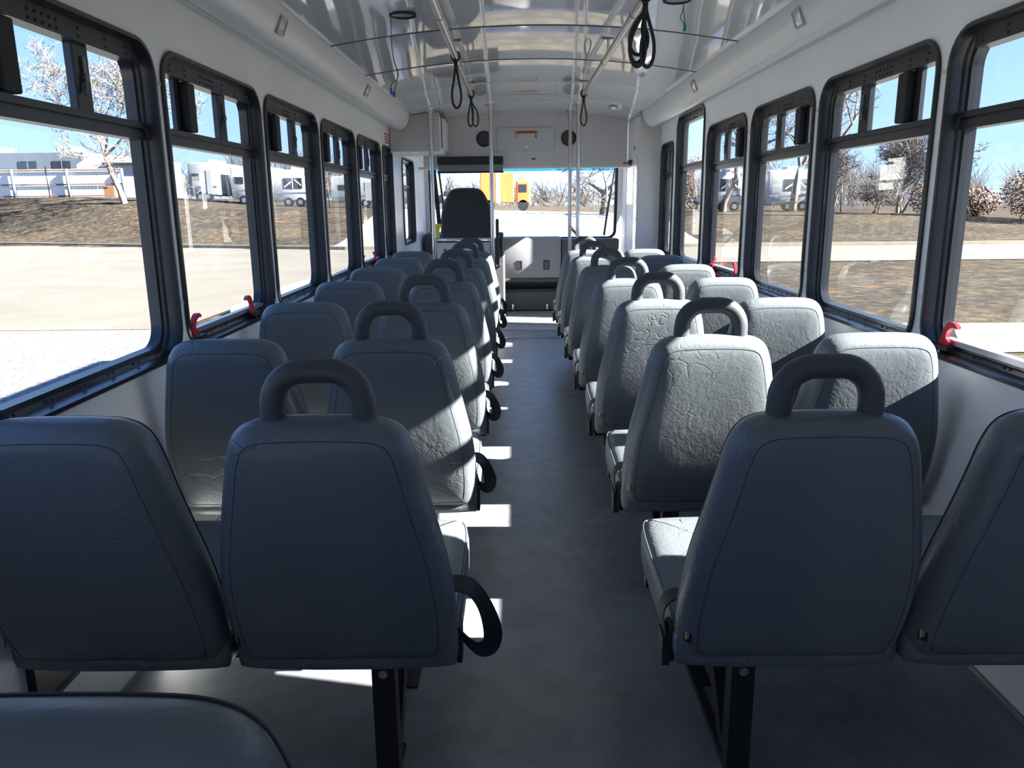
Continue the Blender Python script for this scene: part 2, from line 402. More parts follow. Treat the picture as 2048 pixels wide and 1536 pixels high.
# ================================================================== WINDOWS
def clip_loop(lp, lo=None, hi=None, ulo=None, uhi=None):
    def cl(p, axis, val, keep_gt):
        out = []; n = len(p)
        for i in range(n):
            a, b = p[i], p[(i+1) % n]; ia = (a[axis] >= val) == keep_gt or a[axis] == val; ib = (b[axis] >= val) == keep_gt or b[axis] == val
            if ia: out.append(a)
            if ia != ib:
                t = (val-a[axis])/(b[axis]-a[axis]); out.append((a[0]+(b[0]-a[0])*t, a[1]+(b[1]-a[1])*t))
        return out
    if lo is not None: lp = cl(lp, 1, lo, True)
    if hi is not None: lp = cl(lp, 1, hi, False)
    if ulo is not None: lp = cl(lp, 0, ulo, True)
    if uhi is not None: lp = cl(lp, 0, uhi, False)
    return lp
def release_handle(par, side, y, z, flip):
    m = MB(); X = lambda d: side*(HW-d)
    for dx in (-0.006, 0.006): pass
    prof = chaikin([(-0.028, -0.004), (0.030, -0.004), (0.032, 0.010), (0.012, 0.016), (0.010, 0.030), (0.020, 0.045), (0.042, 0.054), (0.064, 0.050), (0.062, 0.062), (0.034, 0.070), (0.008, 0.062), (-0.010, 0.038), (-0.016, 0.014), (-0.028, 0.008)], 1)
    L = [[(X(d), y+flip*a, z+b) for a, b in prof] for d in (-0.030, -0.018)]
    m.loops(L, True, True); return m.build('release_handle', RED, par, smooth=True, sharp=40)
HANDLES = {2: [(2.55, 1), (3.13, -1)], 5: [(5.50, 1), (5.98, -1)], 7: [(2.26, -1)], 10: [(4.50, 1), (5.02, -1)]}
def make_window(k, q):
    s = q['s']; y0, y1, z0, z1 = q['y0'], q['y1'], q['z0'], q['z1']; rad = q['rad']
    root = tag(empty('window_%d' % (k+1), (s*HW, (y0+y1)/2, z0)), kind='structure')
    root['label'] = 'black framed rounded bus window'
    inv = Matrix.Translation(-root.location)
    def P(d, y, z): return (s*d, y-(y0+y1)/2, z-z0)
    lp = rrect(y0, y1, z0, z1, rad)
    m = MB()
    prof = [(0.004, 0.004), (0.0, -0.007), (0.004, -0.011), (0.014, -0.011), (0.017, 0.000), (0.019, 0.024), (0.030, 0.028), (0.031, 0.036), (0.042, 0.038), (0.044, 0.070), (0.004, 0.074)]
    m.loops([[P(d, *p) for p in rrect(y0+i, y1-i, z0+i, z1-i, max(rad-i*0.8, 0.02))] for i, d in prof])
    m.build('frame', FRAME, root, smooth=True, sharp=25)
    gi = rrect(y0+0.040, y1-0.040, z0+0.040, z1-0.040, rad-0.03)
    zt = z0+(0.672 if q['style'] != 'tall' else 0.70)
    gl = CLEAR if q['style'] in ('driver', 'plain') else TINT
    def pane(lp2, d, mt, nm='pane'):
        v = [P(d, *p) for p in lp2]; return mesh(nm, v, [tuple(range(len(v)))], mt, root)
    if q['style'] == 'plain':
        pane(gi, 0.052, gl); return root
    if q['style'] in ('slider', 'tall', 'fixed'):
        m = MB()
        m.box(*sorted((s*0.026, s*0.066)), y0+0.03-(y0+y1)/2, y1-0.03-(y0+y1)/2, zt-0.028-z0, zt-0.004-z0)
        m.box(*sorted((s*0.034, s*0.066)), y0+0.03-(y0+y1)/2, y1-0.03-(y0+y1)/2, zt-0.004-z0, zt+0.003-z0)
        m.box(*sorted((s*0.022, s*0.066)), y0+0.03-(y0+y1)/2, y1-0.03-(y0+y1)/2, zt+0.003-z0, zt+0.020-z0)
        m.build('transom_bar', FRAME, root)
        pane(clip_loop(gi, hi=zt), 0.054, gl, 'lower_pane')
        if q['style'] != 'slider':
            pane(clip_loop(gi, lo=zt), 0.054, CLEAR if q['style'] == 'tall' else gl, 'upper_pane')
        else:
            wd = y1-y0; ya = y0+0.30*wd; yb = y0+0.65*wd; sc = min(1, wd/0.9)
            zu0, zu1 = zt+0.02, z1-0.062
            pane(clip_loop(gi, lo=zt, uhi=ya), 0.060, gl, 'upper_pane')
            pane(clip_loop(gi, lo=zt, ulo=ya-0.05*sc, uhi=yb+0.03*sc), 0.050, gl, 'sliding_pane')
            pane(clip_loop(gi, lo=zt, ulo=yb), 0.060, gl, 'upper_pane')
            yc = (y0+y1)/2
            m = MB(); m.box(*sorted((s*0.048, s*0.062)), ya-0.065*sc-yc, ya-0.012*sc-yc, zu0-z0, zu1+0.03-z0); m.build('sash_stile', TRACK, root)
            m = MB(); m.bbox(*sorted((s*0.018, s*0.052)), ya-0.030*sc-yc, ya+0.035*sc-yc, zu0+0.004-z0, zu1-0.004-z0, 0.006); m.build('sash_grip', RUBBER, root)
            m = MB(); m.bbox(*sorted((s*0.036, s*0.060)), yb-0.035*sc-yc, yb+0.038*sc-yc, zu0-z0, zu1-z0, 0.004); st = m.build('sash_stile', FRAME, root)
            zm = (zu0+zu1)/2-z0
            m = MB(); m.cyl((s*0.032, yb+0.004-yc, zm), (1, 0, 0), 0.010*sc, 0.012, 12); m.tube([(s*0.030, yb+0.004-yc, zm), (s*0.026, yb-0.012-yc, zm-0.042)], 0.0045*sc, 6)
            m.box(*sorted((s*0.030, s*0.036)), yb-0.002-yc, yb+0.014-yc, zm+0.004, zm+0.05); m.build('latch', mat('pale_latch', (0.20, 0.20, 0.21), 0.3, metal=0.6), st, smooth=True, sharp=40)
        # top track with drain slots
        m = MB(); m.box(*sorted((s*0.020, s*0.064)), y0+0.075-(y0+y1)/2, y1-0.075-(y0+y1)/2, z1-0.064-z0, z1-0.018-z0)
        tr = m.build('top_track', TRACK, root)
        m = MB(); wd = y1-y0
        for t in [0.14, 0.26, 0.40, 0.43, 0.46, 0.49, 0.52, 0.62, 0.76, 0.88]:
            y = y0+t*wd-(y0+y1)/2
            for zz in (0.052, 0.034): m.cyl((s*0.0195, y, z1-zz-z0), (1, 0, 0), 0.0038, 0.003, 8)
        m.build('drain_slots', RUBBER, tr)
        m = MB()
        for j in range(6):
            y = y0+wd*(0.12+0.152*j)-(y0+y1)/2; m.cyl((s*0.018, y, 0.030), (s*0.5, 0, 0.8), 0.0045, 0.006, 8)
        m.build('screws', TRACK, root)
    elif q['style'] == 'driver':
        pane(gi, 0.054, gl, 'pane'); yc = (y0+y1)/2
        m = MB(); m.box(*sorted((s*0.03, s*0.062)), y0+0.03-yc, y1-0.03-yc, 0.54, 0.565); m.box(*sorted((s*0.03, s*0.062)), yc-0.12-yc, yc-0.09-yc, 0.03, 0.55); m.build('transom_bar', FRAME, root)
    for (hy, fl) in HANDLES.get(k, []):
        o = release_handle(root, s, hy, z0+0.040, fl); o.location = -root.location
        m = MB(); m.box(*sorted((s*0.002, s*0.05)), hy-0.05-(y0+y1)/2, hy+0.05-(y0+y1)/2, 0.026, 0.038); m.build('release_bracket', FRAME, root)
        m = MB()
        for dy in (-0.018, 0.018): m.cyl((s*0.004, hy+dy-(y0+y1)/2, 0.022), (1, 0, 0), 0.006, 0.012, 10)
        m.build('rivets', CHROME, root)
    if HANDLES.get(k):
        m = MB(); m.box(*sorted((s*0.030, s*0.055)), y0+0.05-(y0+y1)/2, y1-0.05-(y0+y1)/2, 0.040, 0.056); m.build('sill_bar', mat('brushed_aluminium', (0.55, 0.56, 0.58), 0.35, metal=0.8), root)
    return root
for k, q in enumerate(WINS): make_window(k, q)
# rear window and windscreen
rw = tag(empty('window_%d' % (len(WINS)+1), (0, YR, 0.85)), 'rear bus window', kind='structure')
gi = rrect(-0.62, 0.62, 0.85, 1.70, 0.08)
m = MB(); m.loops([[(p[0], d, p[1]-0.85) for p in inset2(gi, i)] for i, d in ((-0.0, 0.0), (0.0, 0.01), (0.03, 0.01), (0.04, -0.06))]); m.build('frame', FRAME, rw)
mesh('pane', [(p[0], -0.04, p[1]-0.85) for p in gi], [tuple(range(len(gi)))], TINT, rw)
wd_ = tag(empty('window_%d' % (len(WINS)+2), (0, YF, 0.82)), 'wide windscreen with a blue tinted band along the top', kind='structure')
w3 = lambda p, d: (p[0], d+(1.25-p[1])*0.10, p[1]-0.82)
v = [w3(p, 0.03) for p in clip_loop(WS, hi=1.60)]; mesh('pane', v, [tuple(range(len(v)))], CLEAR, wd_)
v = [w3(p, 0.03) for p in clip_loop(WS, lo=1.60)]; mesh('tint_band', v, [tuple(range(len(v)))], BAND, wd_)
m = MB(); m.loops([[w3(p, d) for p in inset2(WS, i)] for i, d in ((0.0, -0.008), (0.028, -0.008), (0.03, 0.05))]); m.build('gasket', RUBBER, wd_)
m = MB(); m.tube([(1.07, 0.07, 0.80), (1.0, 0.09, 0.4), (0.955, 0.11, 0.04)], 0.014, 6); m.build('wiper_arm', RUBBER, wd_)
m = MB(); m.tube([(-0.98, 0.07, 0.80), (-0.90, 0.11, 0.04)], 0.014, 6); m.build('wiper_arm', RUBBER, wd_)
# entry door
dr = tag(empty('door_1', (HW+0.03, (DOOR[0]+DOOR[1])/2, DOOR[2])), 'white framed glazed bus entry door', kind='structure')
dh, dw = DOOR[3]-DOOR[2], (DOOR[1]-DOOR[0])/2
for j in (0, 1):
    c = -dw/2+j*dw
    to = lambda p, d: (d, p[0], p[1]); gz = 0.10 if j == 0 else 1.20
    m = MB(); plate_with_hole(m, rrect(c-dw/2+0.05, c+dw/2-0.05, gz, dh-0.06, 0.03), c-dw/2+0.004, c+dw/2-0.004, 0.0, dh, to, -0.02, 0.02)
    lf = m.build('door_leaf', CABW, dr)
    v = [(0.0, p[0], p[1]) for p in rrect(c-dw/2+0.05, c+dw/2-0.05, gz, dh-0.06, 0.03)]
    mesh('pane', v, [tuple(range(len(v)))], CLEAR, lf)

# ================================================================== SEATS
ROW0, PITCHY = 1.3025, 0.8081
AX, WX = 0.438, 0.893
half = [(0.0, .345), (.145, .345), (.188, .349), (.213, .368), (.222, .42), (.223, .50), (.215, .60), (.196, .69), (.179, .77), (.167, .83), (.149, .869), (.115, .889), (.06, .894)]
OUT = chaikin([(x, z) for x, z in half]+[(-x, z) for x, z in reversed(half[1:])], 2)
SH = 0.236
def shear(x, y, z): u = 0.89-z; return (x, y+0.07*u+0.33*u*abs(u), z)
BACKL = [(-1.05, -.0600), (-1.4, -.0598), (-1.7, -.0590), (-1.9, -.0572), (.030, -.0525), (.018, -.0450), (.006, -.028), (0.0, -.006), (0.004, .020), (.018, .042), (.03, .050), (-1.8, .054), (-1.4, .052), (-1.05, .050)]
def back_mesh():
    m = MB(); m.loops([[shear(p[0], d, p[1]) for p in ring(OUT, i)] for i, d in BACKL], True, True)
    return m
def seam_mesh(i=0.034, d=-0.0527, r=0.0014):
    m = MB(); m.tube([shear(p[0], d, p[1]) for p in inset2(OUT, i)], r, 5, closed=True); return m
COUT = chaikin([(-.215, .075), (.215, .075), (.222, .12), (.224, .38), (.218, .58), (.19, .616), (0, .624), (-.19, .616), (-.218, .58), (-.224, .38), (-.222, .12)], 2)
def zcu(y): return 0.018*math.sin(min(1, max(0, (y-0.1)/0.55))*math.pi*0.55)
def cushion_mesh():
    m = MB(); m.loops([[(p[0], p[1], z+(zcu(p[1]) if z > .38 else 0)) for p in ring(COUT, i)] for i, z in ((-1.05, .335), (.02, .335), (.004, .345), (0, .36), (-.001, .395), (.003, .412), (.014, .424), (.03, .430), (-1.85, .433), (-1.5, .434), (-1.05, .434))], True, True)
    return m
def cpiping():
    m = MB()
    m.tube([(p[0], p[1], .4165+zcu(p[1])) for p in inset2(COUT, .005)], 0.003, 5, closed=True)
    m.tube([(-0.115, y, .4315+zcu(y)) for y in (.12, .25, .4, .52, .57)], 0.0022, 5)
    m.tube([(0.115, y, .4315+zcu(y)) for y in (.12, .25, .4, .52, .57)], 0.0022, 5)
    return m
def arch():
    m = MB(); w2, h, r = 0.0785, 0.9715, 0.058
    pts = [(-w2-0.002, 0.003, .862), (-w2, 0, h-r)]
    for i in range(1, 9):
        a = R(180-90*i/8); pts.append((-w2+r+r*math.cos(a), 0, h-r+r*math.sin(a)))
    pts += [(-p[0], p[1], p[2]) for p in reversed(pts)]
    m.tube(pts, 0.0218, 16); return m
hold = empty('prototype')
def proto(mb, name, mt, **k): return mb.build(name, mt, hold, **k)
P_BACK = proto(back_mesh(), 'backrest', VINYL, smooth=True)
P_SEAM = proto(seam_mesh(), 'seam', SEAM)
P_SEAMF = proto(seam_mesh(.008, .030, .0018), 'seam', SEAM)
P_CUSH = proto(cushion_mesh(), 'cushion', VINYL, smooth=True)
P_PIPE = proto(cpiping(), 'piping', PIPING, smooth=True)
P_ARCH = proto(arch(), 'grab_handle', HANDLE, smooth=True, sharp=60)
m = MB()
m.box(-0.025, 0.025, 0.19, 0.235, 0.0, 0.335)                     # rear post
m.box(-0.025, -0.005, 0.19, 0.60, 0.0, 0.02); m.box(-0.025, 0.025, 0.17, 0.30, 0.0, 0.006); m.box(-0.025, 0.025, 0.52, 0.62, 0.0, 0.006)
m.add([(-0.02, 0.235, 0.0), (-0.02, 0.235, 0.03), (-0.02, 0.50, 0.335), (-0.02, 0.56, 0.335), (-0.02, 0.27, 0.0),
       (0.02, 0.235, 0.0), (0.02, 0.235, 0.03), (0.02, 0.50, 0.335), (0.02, 0.56, 0.335), (0.02, 0.27, 0.0)],
      [(0, 1, 2, 3, 4), (5, 9, 8, 7, 6), (0, 5, 6, 1), (1, 6, 7, 2), (2, 7, 8, 3), (3, 8, 9, 4), (4, 9, 5, 0)])
P_LEG = proto(m, 'leg', STEEL)
m = MB(); m.cyl((0, 0.1885, 0.262), (0, 1, 0), 0.010, 0.004, 14)
P_BOLT = proto(m, 'bolt', CHROME)
m = MB(); m.tube([(0, 0, 0.012 - 0.006), (0, 0, 0.012)], 0.01, 6)
def belt(sgn, k=1.0):
    """loop of webbing hanging into the aisle, sgn = direction of the aisle"""
    P_ = [((.165, .125, .452), (0, .022, .004)), ((.205, .130, .462), (0, .021, .006)), ((.238, .135, .455), (.003, .017, .010)), ((.258, .140, .425), (.009, .009, .010)),
          ((.272, .145, .385), (.016, .004, .004)), ((.281, .148, .340), (.021, 0, -.002)), ((.274, .15, .305), (.014, 0, -.016)), ((.254, .15, .296), (.002, 0, -.017)),
          ((.238, .15, .312), (-.006, 0, -.008)), ((.226, .148, .330), (-.006, .004, -.004)), ((.216, .146, .355), (-.005, .012, 0)), ((.205, .14, .375), (0, .018, 0))]
    q = chaikin([(0.20+(a[0]-0.20)*k*1.14, a[1], 0.495+(a[2]-0.45)*k)+b for a, b in P_], 2, closed=False)
    m = MB(); m.ribbon([(sgn*p[0], p[1], p[2]) for p in q], [(sgn*p[3], p[4], p[5]) for p in q]); return m
def belt2(sgn):
    pts = chaikin([(0.15, 0.14, .468), (0.19, 0.15, .472), (0.226, 0.155, .462), (0.240, 0.155, .435), (0.234, 0.15, .405), (0.232, .15, .38)], 2, closed=False)
    m = MB(); m.ribbon([(sgn*p[0], p[1], p[2]) for p in pts], (0, 0.0225, 0))
    m.box(*sorted((sgn*0.224, sgn*0.240)), 0.125, 0.175, 0.32, 0.385); return m
P_BELT = {s: proto(belt(s), 'seat_belt', WEB, smooth=True, sharp=40) for s in (-1, 1)}
P_BELTS = {s: proto(belt(s, 0.66), 'seat_belt', WEB, smooth=True, sharp=40) for s in (-1, 1)}
P_BELT2 = {s: proto(belt2(s), 'seat_belt', WEB, smooth=True, sharp=40) for s in (-1, 1)}
P_BUCK = {}
for s in (-1, 1):
    m = MB(); m.bbox(*sorted((s*0.215, s*0.228)), 0.12, 0.165, .33, .41, 0.004); P_BUCK[s] = proto(m, 'buckle', BLACKP)
m = MB(); m.box(-0.009, 0.009, -0.0012, 0.0, -0.022, 0.022); P_TAG = proto(m, 'maker_tag', BLACKP)
m = MB(); m.box(-0.0055, -0.001, -0.0020, -0.0012, -0.017, 0.017); m.box(0.001, 0.003, -0.0020, -0.0012, -0.014, 0.014); P_TAGT = proto(m, 'tag_print', GOLDPRINT)
m = MB(); m.bbox(-0.44, 0.44, 0.20, 0.235, .295, .335, 0.004); m.bbox(-0.44, 0.44, 0.50, 0.535, .295, .335, 0.004); P_FRM = proto(m, 'seat_frame', STEEL)
m = MB(); m.box(-0.02, 0.0, 0.16, 0.58, 0.20, .325); m.box(-0.05, 0.0, 0.16, 0.58, 0.19, .21); P_WB = proto(m, 'wall_bracket', STEEL)
ORD = ['rearmost', 'second', 'third', 'fourth', 'fifth', 'sixth', 'front']
def double_seat(side, y, label, handle=True, window_seat=True, group=True, folded=False):
    root = empty('double_seat', (side*(AX+WX)/2, y, 0.0))
    tag(root, label, 'seat', 'grey double passenger seats' if group else None)
    ax = side*(AX-(AX+WX)/2); wx = -ax; ai = -side    # aisle direction
    inst(P_FRM, root, (0, 0, 0))
    lg = inst(P_LEG, root, (side*(0.388-(AX+WX)/2), 0, 0)); inst(P_BOLT, lg, (0, 0, 0))
    wb = inst(P_WB, root, (side*(HW-(AX+WX)/2), 0, 0), (0, 0, 0)) if side > 0 else inst(P_WB, root, (side*(HW-0.02-(AX+WX)/2), 0, 0))
    for cx, aisle in ((ax, True), (wx, False)):
        if not aisle and not window_seat: continue
        b = inst(P_BACK, root, (cx, 0, 0)); inst(P_SEAM, b, (0, 0, 0)); inst(P_SEAMF, b, (0, 0, 0))
        tg = inst(P_TAG, b, shear(-0.2045, -0.040, .435), (0, 0, R(-52))); inst(P_TAGT, tg, (0, 0, 0))
        if folded: continue
        c = inst(P_CUSH, root, (cx, 0, 0)); inst(P_PIPE, c, (0, 0, 0))
        if aisle and handle: inst(P_ARCH, root, (cx, 0, 0))
        if aisle:
            inst(((P_BELT if y < 1.6 else P_BELTS) if side < 0 else P_BELT2)[ai], root, (cx, 0, 0)); inst(P_BUCK[ai], root, (cx, 0, 0))
    return root
for side in (-1, 1):
    sn = "driver's side" if side < 0 else 'entry door side'
    for k in range(7):
        w_ = {0: 'in the rearmost handled row', 6: 'in the front row behind the ' + ('driver partition' if side < 0 else 'entry door')}.get(k, 'in the %s row from the back' % ORD[k])
        double_seat(side, ROW0+k*PITCHY-(0.09 if k == 6 else 0), 'grey vinyl double bus seat %s, %s' % (w_, sn))
double_seat(-1, ROW0-PITCHY, 'grey vinyl bus seat without a grab handle, behind the rearmost driver\'s side row', handle=False, window_seat=False, group=False, folded=True)
for c in list(hold.children): bpy.data.objects.remove(c)
for o in [q for q in bpy.data.objects if q.parent is hold]: bpy.data.objects.remove(o)
bpy.data.objects.remove(hold)

# ================================================================== POLES, RAILS, STRAPS
def pole(x, y, ztop, z0, label, tint=None):
    r = empty('stanchion_pole', (x, y, z0)); tag(r, label, 'pole', 'vertical stanchion poles')
    m = MB(); m.cyl((0, 0, (ztop-z0)/2), (0, 0, 1), 0.0165, ztop-z0, 16); m.build('pole', CHROME, r, smooth=True, sharp=40)
    m = MB(); m.cyl((0, 0, ztop-z0-0.045), (0, 0, 1), 0.022, 0.075, 16); m.build('collar', CHROME, r, smooth=True, sharp=40)
    m = MB(); m.cyl((0, 0, ztop-z0-0.005), (0, 0, 1), 0.04, 0.01, 20); m.build('ceiling_flange', CHROME, r, smooth=True, sharp=40)
    m = MB(); m.cyl((0, 0, 0.004), (0, 0, 1), 0.04, 0.008, 20); m.build('floor_flange', CHROME, r, smooth=True, sharp=40)
pole(-0.788, 6.735, zc(.785)-.002, 0, 'steel pole at the window end of the driver partition')
pole(-0.290, 6.735, zc(.277)-.002, 0, 'steel pole at the aisle end of the driver partition')
pole(0.432, 6.735, zc(.412)-.002, 0, 'steel pole beside the front seat on the entry door side')
pole(0.400, 7.25, zc(.40)-.004, 0, 'steel pole beside the entry steps, in front of the bulkhead')
def rail(x, label):
    r = empty('ceiling_grab_rail', (x, 3.0, 1.953)); tag(r, label, 'grab rail', 'ceiling grab rails')
    m = MB(); m.tube([(0, -2.6, 0), (0, 2.58, 0)], 0.0165, 16); m.build('rail', CHROME, r, smooth=True, sharp=50)
    for y in (-2.4, -0.55, 1.12, 2.50):
        m = MB(); zz = zc(x)-1.953; m.tube([(0, y, 0.012), (0, y, zz)], 0.007, 10); h = m.build('hanger', CHROME, r, smooth=True, sharp=50)
        m = MB(); m.box(-0.03, 0.03, y-0.014, y+0.014, zz-0.006, zz-0.001); m.build('hanger_plate', TRACK, h)
    for y in (0.25, 1.30):
        m = MB(); m.tube([(0, y-0.003, 0), (0, y+0.003, 0)], 0.0175, 16); m.build('joint_ring', TRACK, r)
rail(-0.382, 'steel ceiling grab rail over the driver\'s side aisle seats'); rail(0.372, 'steel ceiling grab rail over the entry door side aisle seats')
def strap(x, y, length, wid, label, loops=1, seed=0, thick=0.006):
    rn = random.Random(seed)
    r = empty('hanging_strap', (x, y, 1.953)); tag(r, label, 'strap', 'black hanging straps')
    m = MB(); m.tube([(0.020*math.cos(a), 0, 0.004+0.024*math.sin(a)) for a in [R(20*i) for i in range(18)]], 0.005, 8, closed=True)
    m.build('rail_loop', WEB, r, smooth=True)
    for j in range(loops):
        k_ = 1-0.14*j*rn.random(); L_ = length*k_; W_ = wid*(0.8+0.5*rn.random()) if loops > 1 else wid; off = rn.uniform(-.03, .03) if loops > 1 else 0; yo = rn.uniform(-.02, .02) if loops > 1 else 0
        pts = chaikin([(0.004, 0, -0.02), (0.003, 0, -0.05), (W_*0.5+off, yo, -0.10*L_/0.2), (W_*0.95+off, yo, -L_*0.72), (W_*0.75+off, yo, -L_*0.95), (off, yo, -L_*1.04), (-W_*0.75+off, yo, -L_*0.95), (-W_*0.95+off, yo, -L_*0.72), (-W_*0.5+off, yo, -0.10*L_/0.2), (-0.003, 0, -0.05), (-0.004, 0, -0.02)], 2, closed=False)
        m = MB(); m.tube(pts, thick, 8); m.build('strap_loop', WEB, r, smooth=True)
    m = MB(); m.tube([(0, 0, -0.02), (0, 0, -0.06)], 0.010, 8); m.build('knot', WEB, r, smooth=True)
strap(-0.382, 4.12, 0.235, 0.026, 'single black strap hanging from the middle of the driver\'s side grab rail')
strap(-0.382, 5.50, 0.20, 0.022, 'black strap at the front end of the driver\'s side grab rail', 2, 4, 0.005)
strap(0.372, 5.52, 0.20, 0.022, 'black strap at the front end of the entry door side grab rail', 1, 2, 0.005)
strap(0.372, 2.98, 0.235, 0.030, 'bundle of long black strap loops on the entry door side grab rail', 4, 7, 0.0065)

# speaker openings with dangling wires, dome light, cove lamps
def opening(x, y, r_, wire, cm, label):
    z = zc(x); r = empty('speaker_opening', (x, y, z-0.010)); tag(r, label, 'speaker opening', 'ceiling speaker openings')
    m = MB(); m.loops([[(rr_*math.cos(R(a)), rr_*math.sin(R(a)), zz) for a in range(0, 360, 12)] for rr_, zz in ((r_, 0.004), (r_, -0.003), (r_-0.006, -0.005), (r_-0.008, 0.006))]); m.build('rim', GAP, r, smooth=True, sharp=40)
    m = MB(); m.cyl((0, 0, 0.005), (0, 0, 1), r_-0.006, 0.003, 30); m.build('backing', mat('grey_backing', (0.30, 0.31, 0.32), 0.5), r)
    for i, w_ in enumerate(wire):
        m = MB(); m.tube(chaikin(w_, 2, closed=False), 0.0016, 6); wo = m.build('wire', GAP, r, smooth=True)
        m = MB(); e = Vector(w_[-1]); m.tube([e, e+Vector((0.004*(-1)**i, 0, -0.024))], [0.004, 0.006], 6); m.build('connector', cm, wo)
opening(-0.553, 3.49, 0.056, [[(-0.05, 0.0, -0.002), (-0.052, 0, -0.10), (-0.045, 0, -0.18), (-0.028, 0, -0.215), (-0.03, 0, -0.25), (-0.06, 0, -0.265), (-0.063, 0, -0.285)], [(-0.05, 0.0, -0.002), (-0.052, 0, -0.10), (-0.046, 0, -0.18), (-0.030, 0, -0.215), (-0.032, 0, -0.25), (-0.043, 0, -0.28), (-0.047, 0, -0.295)]], BLUEC, 'ceiling speaker hole with a long dangling wire and blue connectors')
opening(0.545, 3.30, 0.056, [[(0.03, 0.02, -0.002), (0.03, 0.02, -0.03), (0.015, 0.02, -0.06), (0.035, 0.02, -0.08)], [(0.03, 0.02, -0.002), (0.032, 0.02, -0.05), (0.04, 0.02, -0.085)]], GREENC, 'ceiling speaker hole with a short wire and green connectors')
r = empty('dome_light', (0.735, 6.66, zc(.735)-.008)); tag(r, 'round chrome-rimmed dome light on the ceiling near the entry', 'light')
m = MB(); m.tube([(0.062*math.cos(R(a)), 0.062*math.sin(R(a)), 0) for a in range(0, 360, 12)], 0.008, 8, closed=True); m.build('rim', CHROME, r, smooth=True)
m = MB(); m.cyl((0, 0, 0.002), (0, 0, 1), 0.058, 0.006, 28); m.build('lens', LENS, r)
def cove_lamp(side, y, label):
    r = empty('cove_lamp', (side*0.966, y, 1.905)); r.rotation_euler = (0, side*R(-22), 0); tag(r, label, 'lamp', 'small square cove lamps')
    lp = rrect(-0.042, 0.042, -0.034, 0.034, 0.010, 3); X = -side
    m = MB(); m.loops([[(X*d, p[0], p[1]) for p in inset2(lp, i)] for i, d in ((0, 0), (0, 0.008), (0.007, 0.008), (0.009, 0.003))]); m.build('bezel', mat('grey_bezel', (0.42, 0.41, 0.43), 0.3), r)
    m = MB(); L = [(X*0.003, -0.034, -0.026), (X*0.003, 0.034, -0.026), (X*0.003, 0.034, 0.026), (X*0.003, -0.034, 0.026), (X*0.012, 0.006, -0.006)]
    m.add(L, [(0, 1, 4), (1, 2, 4), (2, 3, 4), (3, 0, 4)]); m.build('lens', LENS, r)
cove_lamp(-1, 3.15, 'square cove lamp on the driver\'s side, over the third window'); cove_lamp(-1, 4.88, 'square cove lamp on the driver\'s side, nearer the cabinet')
cove_lamp(1, 3.13, 'square cove lamp on the entry door side, over the third window'); cove_lamp(1, 4.86, 'square cove lamp on the entry door side, nearer the entry door')

# ================================================================== FRONT OF THE BUS
BY = 7.40
bk = empty('wall_bulkhead', (0, BY, 1.575)); tag(bk, 'grey overhead bulkhead above the windscreen', kind='structure')
m = MB(); tops = [(x, zc(x)-1.575) for x in [-0.93+1.86*i/24 for i in range(25)]]
L = [[(-0.93, d, 0.0)]+[(x, d, z) for x, z in tops]+[(0.93, d, 0.0)] for d in (0, 0.10)]
m.loops(L, True, True); m.build('bulkhead_board', BULK, bk)
m = MB(); m.bbox(-0.98, 0.95, 0.0, 0.12, -0.022, 0.0, 0.004); m.build('lower_lip', CABW, bk)
m = MB()
for x, z in ((-0.73, 0.40), (-0.25, .44), (.22, .44), (.57, .41), (-.45, .04), (.22, .035), (.56, .035)): m.cyl((x, -0.004, z), (0, 1, 0), 0.014, 0.010, 12)
m.build('cap_screws', PANEL, bk)
m = MB(); m.box(0.06, 0.095, -0.004, 0, 0.055, 0.068); m.build('indicator', BLACKP, bk)
pn = empty('access_panel', (0.007, BY, 1.805)); tag(pn, 'grey hinged access panel with a lock on the bulkhead', 'panel')
lp = rrect(-0.265, 0.265, -0.105, 0.105, 0.03)
m = MB(); m.loops([[(p[0], d, p[1]) for p in ring(lp, i)] for i, d in ((0, 0), (0, -0.014), (0.006, -0.020), (-1.9, -0.021))], False, True); m.build('door', PANEL, pn, smooth=True, sharp=40)
m = MB(); m.cyl((0.004, -0.023, -0.062), (0, 1, 0), 0.013, 0.008, 16); m.build('lock', CHROME, pn, smooth=True, sharp=40)
sg = empty('warning_sign', (0.012, BY-0.0215, 1.848)); tag(sg, 'orange and white WARNING sticker on the access panel', 'sign')
W2, H2 = 0.1095, 0.037
m = MB(); m.box(-W2, W2, -0.001, 0, -H2, H2); m.build('sticker', WHITE, sg)
m = MB(); m.box(-W2+0.003, W2-0.003, -0.0016, -0.001, 0.006, H2-0.003); m.build('orange_band', ORANGE, sg)
def text(body, size, loc, mt, parent, name, rot=(R(90), 0, 0)):
    c = bpy.data.curves.new(name, 'FONT'); c.body = body; c.size = size; c.align_x = 'CENTER'; c.align_y = 'CENTER'; c.extrude = 0.0003; c.offset = size*0.02
    t = bpy.data.objects.new(name, c); COL.objects.link(t)
    dg = bpy.context.evaluated_depsgraph_get(); me = bpy.data.meshes.new_from_object(t.evaluated_get(dg)); bpy.data.objects.remove(t); bpy.data.curves.remove(c)
    me.materials.clear(); me.materials.append(mt); o = bpy.data.objects.new(name, me); o.location = loc; o.rotation_euler = rot
    return link(o, parent)
text('WARNING', 0.030, (0.016, -0.0020, 0.020), BLACKPRINT, sg, 'warning_text')
